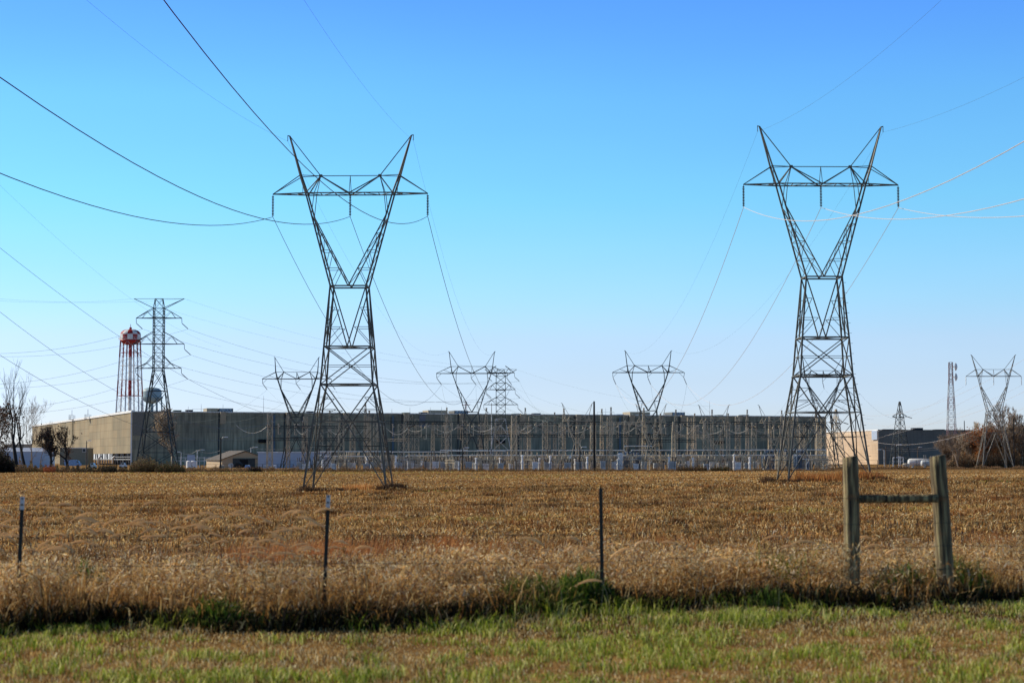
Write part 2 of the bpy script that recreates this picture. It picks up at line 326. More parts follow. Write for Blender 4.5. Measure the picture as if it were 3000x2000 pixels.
# ------------------------------------------------------------------ grass (numpy blades)
def blades(name, x, y, h, wd, c, label, lean=.35, z0=None, matn='grass', cat='grass', leandir=None, dark=.45, tipw=.0):
    n = len(x); z = zg(x, y) if z0 is None else z0
    a = NP.uniform(0, 2 * np.pi, n); sx, sy = np.cos(a) * wd / 2, np.sin(a) * wd / 2
    b = NP.uniform(0, 2 * np.pi, n); l = NP.uniform(.1, 1, n) * lean * h
    lx, ly = np.cos(b) * l, np.sin(b) * l
    if leandir is not None: lx = lx + leandir[0] * h; ly = ly + leandir[1] * h
    V = np.zeros((n, 5, 3))
    V[:, 0] = np.stack([x - sx, y - sy, z - .01], -1); V[:, 1] = np.stack([x + sx, y + sy, z - .01], -1)
    V[:, 2] = np.stack([x + sx * .8 + lx * .35, y + sy * .8 + ly * .35, z + h * .6], -1); V[:, 3] = np.stack([x - sx * .8 + lx * .35, y - sy * .8 + ly * .35, z + h * .6], -1)
    hh = h * (1 - .25 * (l / (h + 1e-6)))
    V[:, 4] = np.stack([x + lx * 1.15, y + ly * 1.15, z + hh], -1)
    base = np.arange(n)[:, None] * 5
    loops = (base + np.array([0, 1, 2, 3, 3, 2, 4])[None, :]).ravel()
    ls = (np.arange(n)[:, None] * 7 + np.array([0, 4])[None, :]).ravel()
    me = bpy.data.meshes.new(name); me.vertices.add(n * 5); me.vertices.foreach_set('co', V.ravel())
    me.loops.add(len(loops)); me.loops.foreach_set('vertex_index', loops); me.polygons.add(2 * n); me.polygons.foreach_set('loop_start', ls)
    me.update(calc_edges=False)
    C = np.ones((n, 5, 4)); C[:, :, :3] = c[:, None, :]; C[:, 0:2, :3] *= dark; C[:, 2:4, :3] *= (1 + dark) / 2  # blade bases darkened: shade low in the grass painted into the vertex colours
    if cat == 'grass' and 'verge' not in name and 'fox' not in name:
        pt = np.clip(noise2(x * .6, y, .09, 91) + .6 * noise2(x, y, .4, 92), -1, 1)[:, None, None]; C[:, :, :3] *= np.where(pt > 0, 1 + pt * [.12, .1, .1], 1 + pt * [.30, .38, .42])
    at = me.color_attributes.new('Col', 'FLOAT_COLOR', 'POINT'); at.data.foreach_set('color', C.ravel().astype(np.float32))
    me.materials.append(M[matn])
    o = bpy.data.objects.new(name, me); col.objects.link(o)
    return stuff(o, label, cat)
def scatter(n, d0, d1, power=1.0, margin=1.18, extra=2.5):
    """n points over the ground between two distances"""
    t = NP.uniform(0, 1, n); y = (d0 ** power + t * (d1 ** power - d0 ** power)) ** (1 / power)
    x = NP.uniform(-1, 1, n) * (.2572 * y * margin + extra)
    return x, y
def noise2(x, y, s, seed=0):
    r = np.random.default_rng(seed); v = np.zeros_like(x)
    for k in range(16):
        a = r.uniform(0, 2 * np.pi); f = s * r.uniform(.35, 2.6); p = r.uniform(0, 6.28)
        v += np.sin((x * np.cos(a) + y * np.sin(a)) * f + p)
    return v / 16 * 2.6
def pal(n, cols, wts=None, jit=.25):
    cols = np.array(cols); i = NP.choice(len(cols), n, p=wts)
    c = cols[i] * NP.uniform(1 - jit, 1 + jit, (n, 1)); return c
DRY = [(.80, .44, .14), (.58, .29, .075), (.98, .66, .25), (.22, .095, .03), (1.0, .82, .46)]
GRN = [(.20, .28, .03), (.28, .34, .05), (.36, .38, .08), (.12, .18, .02)]
edge = lambda x: 18.3 + .21 * x + .25 * np.sin(x * 1.3) + .15 * np.sin(x * 3.1)   # where the mown verge ends

def make_grass():
    # verge: short mown grass, green and dry patches
    n = 150000; x, y = scatter(n, 11.5, 21.5, 1.3, 1.1, 1.5); k = y < edge(x) + .25; x, y = x[k], y[k]; n = len(x)
    q = 1.1 * noise2(x, y * 1.6, 1.7, 3) + .8 * noise2(x, y * 1.4, 5, 4) + .9 * noise2(x, y, 14, 8) - .12
    g = NP.uniform(-.5, .5, n) < q
    c = np.where(g[:, None], pal(n, [(.42, .52, .04), (.62, .66, .09), (.92, .88, .30), (.16, .28, .02)], None, .4), pal(n, [(.95, .66, .24), (.76, .48, .16), (.98, .86, .50), (.42, .24, .07)], None, .4))
    h = NP.uniform(.015, .06, n) * np.where(g, 1.5, .8) * (1 + .6 * np.clip(noise2(x, y, 3, 12), -1, 1)) + np.clip(q, 0, 1) * .02; h *= 1 + .9 * np.exp(-((y - edge(x)) / .35) ** 2)
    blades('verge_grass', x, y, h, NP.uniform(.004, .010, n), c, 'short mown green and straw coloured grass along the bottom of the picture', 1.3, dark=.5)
    # tall dry belt behind the fence
    n = 125000; x, y = scatter(n, 16.5, 31, .9, 1.12, 2); k = y > edge(x) + NP.uniform(-.12, .3, n); x, y = x[k], y[k]; n = len(x)
    h = NP.uniform(.14, .46, n) * (1 + .55 * noise2(x, y, 1.5, 5)) * (1 + .3 * noise2(x, y, 5, 6)); h = np.clip(h, .08, .75)
    c = pal(n, DRY, [.32, .26, .2, .14, .08])
    gr = noise2(x, y, 1.1, 9) > 1.05; c[gr] = pal(gr.sum(), GRN)
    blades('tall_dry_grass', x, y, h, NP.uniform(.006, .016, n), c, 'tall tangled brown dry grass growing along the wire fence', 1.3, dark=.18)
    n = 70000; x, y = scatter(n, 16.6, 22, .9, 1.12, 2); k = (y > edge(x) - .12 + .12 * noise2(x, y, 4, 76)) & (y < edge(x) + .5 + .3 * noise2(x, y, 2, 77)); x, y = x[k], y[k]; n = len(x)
    blades('painted_shade_blades', x, y, NP.uniform(.06, .27, n) * (1 + .4 * noise2(x, y, 2.5, 78)), NP.uniform(.012, .03, n), pal(n, [(.03, .022, .012), (.05, .035, .015), (.02, .03, .008), (.06, .07, .015)]), 'dark blades painted as shade at the foot of the tall grass beside the mown verge', 1.3, dark=.3)  # near-black blades: the shade under the tall grass painted in
    # rough field behind, on the falling slope
    n = 190000; x, y = scatter(n, 29, 66, 1.1, 1.1, 3); k = NP.uniform(-.9, .5, n) < noise2(x, y, 2.2, 22) + .6 * noise2(x, y, 6, 23); x, y = x[k], y[k]; n = len(x)
    pr = noise2(x, y, .6, 21)
    h = NP.uniform(.06, .30, n) * (1 + .5 * pr + .8 * noise2(x, y, 2.2, 22)) * np.interp(y, [29, 48, 66], [1.3, .85, .6]); h = np.clip(h, .03, .5)
    c = pal(n, DRY + [(.38, .17, .07)], [.28, .24, .16, .15, .07, .10])
    k = noise2(x, y, .35, 31) > 1.1; c[k] = c[k] * [.75, .95, .65]; c = c * (1 + .5 * np.clip(noise2(x, y, 1.8, 32), -1, 1))[:, None]
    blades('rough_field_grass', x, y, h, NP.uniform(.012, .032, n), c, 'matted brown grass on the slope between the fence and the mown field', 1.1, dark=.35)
    n = 220000; x, y = scatter(n, 62, 170, 1.2, 1.06, 4); cl = noise2(x, y, 1.3, 51) + .7 * noise2(x * .6, y, 3.1, 52); k = NP.uniform(-.9, .6, n) < cl; x, y, cl = x[k], y[k], cl[k]; n = len(x)
    h = NP.uniform(.04, .18, n) * (1 + .5 * noise2(x * .3, y, .5, 41) + .6 * cl); h = np.clip(h, .02, .5)
    c = pal(n, DRY + [(.42, .22, .10)], [.3, .24, .2, .11, .08, .07])
    k = noise2(x * .25, y, .3, 43) > 1.0; c[k] = c[k] * [.8, .98, .7]; c = c * (1 + .3 * np.clip(noise2(x * .6, y, .9, 44), -1, 1))[:, None]
    blades('mown_field_stubble', x, y, h, NP.uniform(.03, .08, n), c, 'mown straw stubble covering the field in front of the two large pylons', 1.2, dark=.5)
    n = 150000; x, y = scatter(n, 165, 430, 1.3, 1.05, 6); cl = noise2(x * .6, y, .7, 53) + .6 * noise2(x, y, 1.9, 54); k = NP.uniform(-.9, .6, n) < cl; x, y = x[k], y[k]; n = len(x)
    h = NP.uniform(.06, .22, n); c = pal(n, DRY + [(.44, .22, .09)], [.32, .22, .2, .1, .08, .08])
    k = noise2(x * .2, y, .12, 47) > .8; c[k] = c[k] * [.7, .95, .55]; c = c * (1 + .25 * np.clip(noise2(x * .4, y, .3, 48), -1, 1))[:, None]
    blades('far_field_stubble', x, y, h, NP.uniform(.08, .2, n), c, 'pale brown stubble of the far field reaching to the switchyard', 1.2, dark=.55)
    # russet broomsedge patches
    def patch(px, D, sx, sy, n, h0, h1, c, w0=.01):
        cx = X(px, D); x = cx + NP.normal(0, sx, n); y = D + NP.normal(0, sy, n); return x, y, NP.uniform(h0, h1, n), pal(n, c, None, .3), np.full(n, w0)
    RUS = [(.54, .20, .05), (.42, .15, .045), (.66, .32, .11)]
    ps = [*[patch(rnd.gauss(930, 130), rnd.uniform(36, 52), .22, .4, 130, .35, .95, RUS, .016) for _ in range(26)], *[patch(rnd.gauss(1220, 160), rnd.uniform(38, 56), .22, .4, 110, .3, .8, RUS, .016) for _ in range(22)], patch(1560, 48, .8, 2, 300, .3, .8, RUS, .01),
          *[patch(rnd.uniform(1900, 3000), rnd.uniform(40, 66), .3, .5, 70, .2, .6, RUS, .014) for _ in range(22)]]
    a = [np.concatenate(t) for t in zip(*ps)]
    blades('broomsedge', a[0], a[1], a[2], a[4], a[3], 'upright russet broomsedge tufts in the rough grass beyond the fence', .35, dark=.7, leandir=(.12, 0))
    ps = [patch(2440 + i * 24, 206 + rnd.uniform(-3, 3), .7, 1.0, int(rnd.uniform(200, 800)), .3, rnd.uniform(.7, 1.5), RUS[:2] + DRY[:2] + [(.3, .12, .04)], .045) for i in range(-4, 6)]
    a = [np.concatenate(t) for t in zip(*ps)]
    blades('broomsedge', a[0], a[1], a[2], a[4], a[3], 'band of orange grass growing inside the feet of the right pylon', .3, dark=.8)
    ps = [patch(1060 + i * 12, 206 + rnd.uniform(-2, 2), .6, 1.0, 200, .2, .8, RUS + DRY[:3], .04) for i in range(-3, 4)]
    a = [np.concatenate(t) for t in zip(*ps)]
    blades('broomsedge', a[0], a[1], a[2], a[4], a[3], 'patch of orange grass inside the feet of the left pylon', .3, dark=.8)
    # dark mowed-up debris at pylon feet
    BR = [(.10, .055, .03), (.16, .09, .05), (.05, .03, .02), (.24, .13, .06)]
    ps = [patch(p, 204, s, .7, n, .15, h, BR, .05) for p, s, n, h in ((895, .35, 380, 1.0), (930, .7, 600, .65), (985, .5, 260, .5), (1128, .5, 420, .7), (1155, .6, 600, .95), (1190, .4, 120, .5))]
    a = [np.concatenate(t) for t in zip(*ps)]
    blades('dead_brush', a[0], a[1], a[2], a[4], a[3], 'dark dead brush heaped around the feet of the left pylon', 1.2, dark=.5, cat='brush')
    ps = [patch(p, 203, s, .7, n, .15, h, BR, .05) for p, s, n, h in ((2250, .4, 350, .9), (2300, .5, 200, .5), (2345, .7, 300, .5), (2410, .9, 420, .55), (2470, .6, 200, .4), (2560, .8, 380, .6))]
    a = [np.concatenate(t) for t in zip(*ps)]
    blades('dead_brush', a[0], a[1], a[2], a[4], a[3], 'dark dead brush around the feet of the right pylon', 1.2, dark=.5, cat='brush')
    # foxtail stems with arching plumes
    n = 140; t = NP.uniform(0, 1, n); px = np.where(t < .75, NP.uniform(-60, 950, n), NP.uniform(950, 2650, n)); D = NP.uniform(18.0, 26, n)
    X0 = (px - 1500) / F * D; Hh = NP.uniform(.55, 1.12, n) * np.interp(px, [0, 900, 1300, 2700], [1, .9, .62, .55]); mb = MB(); pl = MB()
    vs = []
    for i in range(n):
        g = G(X0[i], D[i]); hx = Hh[i]; s = -1 if NP.uniform() < .25 else 1; a = NP.uniform(.1, .3)
        pts = [Vector((X0[i] + s * a * hx * u ** 2.5, D[i], g + hx * u)) for u in (0, .35, .7, .9, 1)]
        mb.tube(pts, .002, 3)
        L = NP.uniform(.16, .27); d = Vector((s * NP.uniform(.6, 1), NP.uniform(-.3, .3), NP.uniform(.1, .9))).normalized(); p = pts[-1]; path = []; rr = []
        for k in range(7):
            path.append(p.copy()); d = (d + Vector((0, 0, -.16))).normalized(); p = p + d * L / 6
        vs.append(path)
        for k in range(6):
            pl.bar(path[k], path[k + 1], (.008, .017, .022, .022, .018, .012)[k], (.017, .022, .022, .018, .012, .006)[k])
            for q in range(9):
                b0 = path[k].lerp(path[k + 1], NP.uniform()); e = b0 + (d * .5 + Vector(NP.normal(0, .8, 3))).normalized() * NP.uniform(.012, .026)
                pl.bar(b0, e, .0035, .001)
    o = mb.build('foxtail_stems', mat('straw_stem', (.42, .32, .18), .8)); stuff(o, 'thin straw stems of foxtail grass standing above the fence line grass', 'grass')
    o = pl.build('foxtail_plumes', thin_mat('pale_seed_head', (.96, .74, .42))); stuff(o, 'pale feathery foxtail seed heads arching over the grass by the fence', 'grass')
    # stiff dark stalks
    n = 320; px = NP.uniform(-50, 3050, n); D = NP.uniform(38, 74, n); mb = MB()
    for i in range(n):
        x = (px[i] - 1500) / F * D[i]; g = G(x, D[i]); h = NP.uniform(.15, .55); l = NP.normal(0, .06)
        mb.bar((x, D[i], g), (x + l, D[i], g + h * .6), .012); mb.bar((x + l, D[i], g + h * .55), (x + l * 1.3, D[i], g + h), .028, .012)
    o = mb.build('dead_stalks', mat('dark_dead_stalk', (.12, .055, .03), .9)); stuff(o, 'short dark dead weed stalks standing up in the rough field', 'weed stalks')
    # tangled leaves and stems at every angle
    def tangle(name, n, d0, d1, pw, size, asp, zmax, cols, label, off=0.):
        x, y = scatter(n, d0, d1, pw, 1.1, 2); k = y > edge(x) + off; x, y = x[k], y[k]; n = len(x)
        zz_ = zmax * (1 + .5 * noise2(x, y, 1.5, 5)) * (1 + .3 * noise2(x, y, 5, 6)); t = NP.uniform(0, 1, n); c0 = np.stack([x, y, zg(x, y) + t * zz_], -1)
        a = NP.normal(0, 1, (n, 3)); a /= np.linalg.norm(a, axis=1)[:, None]; b = np.cross(a, NP.normal(0, 1, (n, 3))); b /= np.linalg.norm(b, axis=1)[:, None]; s = NP.uniform(.4, 1.5, (n, 1)) * size
        V = np.stack([c0 - a * s, c0 - b * s * asp, c0 + a * s, c0 + b * s * asp], 1); me = bpy.data.meshes.new(name); me.vertices.add(n * 4); me.vertices.foreach_set('co', V.ravel()); me.loops.add(n * 4); me.loops.foreach_set('vertex_index', np.arange(n * 4)); me.polygons.add(n); me.polygons.foreach_set('loop_start', np.arange(0, n * 4, 4)); me.update(calc_edges=False)
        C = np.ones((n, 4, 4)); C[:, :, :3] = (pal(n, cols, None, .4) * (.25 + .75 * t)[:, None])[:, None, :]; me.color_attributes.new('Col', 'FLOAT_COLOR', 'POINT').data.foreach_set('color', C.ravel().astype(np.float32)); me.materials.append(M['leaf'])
        o = bpy.data.objects.new(name, me); col.objects.link(o); stuff(o, label, 'grass')
    tangle('dead_grass_tangle', 210000, 16.8, 31, .9, .026, .16, .42, DRY + [(.85, .68, .46), (.20, .09, .04)], 'crumpled dead stems and leaves tangled in the tall grass behind the fence')
    tangle('dead_grass_tangle', 130000, 30, 64, 1., .045, .18, .16, DRY + [(.85, .68, .46), (.20, .09, .04), (.5, .2, .08)], 'crumpled dead stems and leaves lying over the rough slope')
    # tussocks
    m_ = 1500; cx, cy = scatter(m_, 29, 200, .75, 1.05, 3); i_ = np.repeat(np.arange(m_), 75); n = len(i_); sp = np.interp(cy, [29, 200], [.16, .5])[i_] * NP.uniform(.5, 1.5, m_)[i_]
    x = cx[i_] + NP.normal(0, 1, n) * sp * 1.3; y = cy[i_] + NP.normal(0, 1, n) * sp; tn = NP.uniform(.45, 1.25, m_)[i_]
    kind = NP.uniform(0, 1, m_)[i_]; c = pal(n, DRY, [.3, .26, .16, .2, .08]); rs = pal(n, [(.62, .24, .06), (.48, .18, .05), (.75, .38, .12)]); c = np.where((kind < .22)[:, None], rs, c) * tn[:, None]
    blades('grass_tussocks', x, y, NP.uniform(.12, .42, n) * np.interp(y, [29, 70, 200], [1, .8, 1.1]), np.interp(y, [29, 200], [.014, .07]) * NP.uniform(.6, 1.3, n), c, 'shaggy brown and rusty tussocks dotted over the whole field', .8, dark=.12)
    tangle('field_tangle', 90000, 60, 150, 1.1, .11, .16, .10, DRY + [(.62, .26, .08), (.16, .08, .03)], 'loose matted straw lying over the near half of the mown field')
    # airy dead weeds standing in the fence line
    def weeds(n_c, d0, d1, per, hh, ww, label):
        cx, cy = scatter(n_c, d0, d1, .9, 1.1, 2); k = cy > edge(cx) + .15; cx, cy = cx[k], cy[k]; m_ = len(cx); H_ = NP.uniform(.45, 1, m_) * hh
        i_ = np.repeat(np.arange(m_), per); n = len(i_); t = NP.uniform(0, 1, n); rr_ = np.abs(NP.normal(0, 1, n)) * ww * (.25 + t * .9); a_ = NP.uniform(0, 6.28, n); x = cx[i_] + np.cos(a_) * rr_; y = cy[i_] + np.sin(a_) * rr_
        c0 = np.stack([x, y, zg(x, y) + t * H_[i_]], -1); a = NP.normal(0, 1, (n, 3)); a[:, 2] *= 1.6; a /= np.linalg.norm(a, axis=1)[:, None]; b = np.cross(a, NP.normal(0, 1, (n, 3))); b /= np.linalg.norm(b, axis=1)[:, None]; s = NP.uniform(.4, 1.4, (n, 1)) * .022
        V = np.stack([c0 - a * s, c0 - b * s * .22, c0 + a * s, c0 + b * s * .22], 1); me = bpy.data.meshes.new('dry_weeds'); me.vertices.add(n * 4); me.vertices.foreach_set('co', V.ravel()); me.loops.add(n * 4); me.loops.foreach_set('vertex_index', np.arange(n * 4)); me.polygons.add(n); me.polygons.foreach_set('loop_start', np.arange(0, n * 4, 4)); me.update(calc_edges=False)
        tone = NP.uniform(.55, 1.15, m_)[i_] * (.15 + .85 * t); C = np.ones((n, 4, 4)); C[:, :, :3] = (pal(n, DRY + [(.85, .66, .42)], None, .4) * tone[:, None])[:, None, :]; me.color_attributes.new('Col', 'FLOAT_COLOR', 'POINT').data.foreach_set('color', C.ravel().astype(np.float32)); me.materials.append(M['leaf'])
        o = bpy.data.objects.new('dry_weeds', me); col.objects.link(o); stuff(o, label, 'weeds')
    weeds(230, 17.6, 24, 900, .62, .14, 'airy brown dead weeds standing above the tangled grass along the fence')
    weeds(260, 24, 46, 420, .6, .2, 'scattered taller brown weeds on the rough slope behind the fence')
    # pale litter: bent dead leaves lying in the belt
    n = 5200; x, y = scatter(n, 18.8, 48, .8, 1.1, 2); k = y > edge(x); x, y = x[k], y[k]; n = len(x)
    blades('leaf_litter', x, y, NP.uniform(.03, .09, n), NP.uniform(.012, .028, n), pal(n, [(.8, .66, .46), (.7, .5, .3), (.55, .32, .14)]), 'pale curled dead leaves caught in the dry grass', 1.8, z0=zg(x, y) + NP.uniform(.05, .28, n), cat='leaves', dark=.9)
make_grass()

def clump(name, px, D, rx, ry, h, n, cols, label, cat='shrub', wd=.02, lean=.8, dark=.25, group=None):
    """a leafy green shrub of grassy stems (one plant mass)"""
    cx = X(px, D); a = NP.uniform(0, 2 * np.pi, n); r = np.sqrt(NP.uniform(0, 1, n)); x = cx + np.cos(a) * r * rx; y = D + np.sin(a) * r * ry
    hh = h * (1 - .6 * r ** 2) * NP.uniform(.5, 1.05, n); zb = zg(x, y) + NP.uniform(0, .55, n) * hh
    o = blades(name, x, y, hh * .6, NP.uniform(.6, 1.3, n) * wd, pal(n, cols, None, .35), label, lean, z0=zb, cat=cat, dark=dark)
    del o['kind']
    if group: o['group'] = group
    return o
GB = [(.10, .20, .02), (.16, .26, .03), (.05, .10, .012), (.26, .30, .06)]
clump('green_shrub', 1550, 18.85, .62, .35, .40, 3600, GB + [(.50, .36, .12), (.4, .3, .1)], 'dark green bush at the verge edge left of the thin middle right fence post', wd=.014)
clump('green_shrub', 1700, 19.0, .35, .35, .42, 2200, GB, 'small dark bush touching the foot of the third fence post')
clump('green_shrub', 2800, 19.75, .38, .35, .50, 2000, GB + [(.45, .34, .12), (.4, .28, .1)], 'green weeds growing against the right wooden post', wd=.014)
clump('green_shrub', 2630, 19.5, .3, .3, .42, 1400, GB + [(.34, .26, .12)], 'yellow green weeds just left of the right wooden post')
clump('green_shrub', 250, 21.5, .35, .4, .5, 1500, GB, 'small green weed patch in the dry grass right of the leftmost fence post', wd=.014)
clump('green_shrub', 640, 17.9, .35, .3, .32, 1500, GB, 'low dark green tuft at the verge edge left of the second fence post', wd=.014)
clump('green_shrub', 2240, 18.9, .3, .3, .22, 900, GB, 'low green tuft at the verge edge left of the wooden posts', wd=.012)

# ------------------------------------------------------------------ near fence
def tpost(px, D, ytop, ybot, lean, label, tip=True):
    p = P(px, ytop, D); g = G(p.x, D); h = p.z - g
    t = thing('fence_post', label, 'fence post', (p.x - lean * h, D, g), 0, 'steel fence posts along the field')
    t.rotation_euler = (0, math.atan(lean), 0)
    m = MB(); a = .030
    m.box((0, 0, h / 2 - .15), (.034, .006, h + .3)); m.box((0, .019, h / 2 - .15), (.006, .032, h + .3))
    for k in range(int(h / .055)): m.box((0, -.006, .1 + k * .055), (.012, .006, .018))
    m.build('post_shaft', M['tpost'], t)
    if tip:
        m = MB(); m.box((0, 0, h - .055), (.038, .011, .115)); m.box((0, .021, h - .055), (.010, .034, .115)); m.build('white_tip', M['tpost_top'], t)
    return Vector((p.x, D, p.z)), g
posts = []
posts.append(tpost(66, 18.0, 1455, 1780, .03, 'thin dark steel fence post with white tip, leftmost of the fence'))
posts.append(tpost(962, 18.5, 1450, 1790, .035, 'thin dark steel fence post with white tip in front of the left pylon'))
posts.append(tpost(1760, 18.9, 1430, 1785, -.012, 'plain thin dark steel fence post without a white tip, in the middle right', tip=False))
def wood_post(px, D, ytop, wpx, lean, label):
    p = P(px, ytop, D); g = G(p.x, D); h = p.z - g; r = wpx / 2 * D / F
    t = MB(); prof = []
    n = 20; o = 0; rr = random.Random(int(px)); ph = [rr.uniform(0, 6.28) for _ in range(4)]
    rows = 14
    for i in range(rows + 1):
        z = -.3 + (h + .3) * i / rows; rad = r * (1.06 - .08 * i / rows)
        if i == rows: rad *= .97
        for k in range(n):
            a = 2 * math.pi * k / n; q = rad * (1 + .035 * math.sin(2 * a + ph[0] + z) + .02 * math.sin(5 * a + ph[1] + 2 * z) + .015 * math.sin(9 * a + ph[2]))
            t.v.append((q * math.cos(a) + .01 * math.sin(2 * z + ph[3]), q * math.sin(a), z + (.012 * math.cos(a) if i == rows else 0)))
    for i in range(rows):
        for k in range(n):
            a = i * n + k; b = i * n + (k + 1) % n; t.f.append((a, b, b + n, a + n)); t.mi.append(0)
    t.f.append(tuple(rows * n + k for k in range(n))); t.mi.append(0)
    ob = t.build('wooden_post', M['wood'], None, (p.x - lean * h, D, g), smooth=False)
    for f in ob.data.polygons: f.use_smooth = len(f.vertices) == 4
    ob.rotation_euler = (0, math.atan(lean), 0)
    return tag(ob, label, 'wooden post', 'wooden posts of the brace'), p, r
w1, p1, r1 = wood_post(2489, 19.3, 1337, 45, -.008, 'thick round weathered wooden fence post, the left of the pair joined by a rail')
w2, p2, r2 = wood_post(2746, 19.4, 1334, 47, -.045, 'thick round leaning wooden fence post, the right of the pair joined by a rail')
m = MB(); a = P(2506, 1461, 19.28); b = P(2748, 1459, 19.28)
n = 10; rail = MB()
for i in range(9): pass
m.tube([a.lerp(b, i / 8)  for i in range(9)], .04, 12)
o = m.build('brace_rail', M['wood'], smooth=True); tag(o, 'horizontal wooden brace rail between the two thick posts', 'rail')
# wire strands
def span(a, b, sag, n=24):
    a = Vector(a); b = Vector(b); return [a.lerp(b, t) - Vector((0, 0, 4 * sag * t * (1 - t))) for t in [i / n for i in range(n + 1)]]
for k, (dz, nm) in enumerate(((.07, 'topmost'), (.36, 'second'), (.62, 'third from the top'), (.88, 'lowest'))):
    pts = [Vector((-9, 17.2, G(-9, 17.2) + 1.02 - dz))] + [q[0] - Vector((0, .02, dz)) for q in posts[:2]]
    pts += [posts[2][0] - Vector((0, .02, dz + .07))]
    pts += [Vector((p1.x - r1, 19.22, p1.z - .34 - dz * .85)), Vector((p2.x, 19.28, p2.z - .34 - dz * .85)), Vector((9, 20.2, G(9, 20.2) + .95 - dz * .85))]
    m = MB()
    for i in range(len(pts) - 1): m.tube(span(pts[i], pts[i + 1], .012, 8), .0020, 4)
    tag(m.build('fence_wire', M['beam']), nm + ' thin wire strand of the near field fence', 'fence wire', 'wires of the near fence')

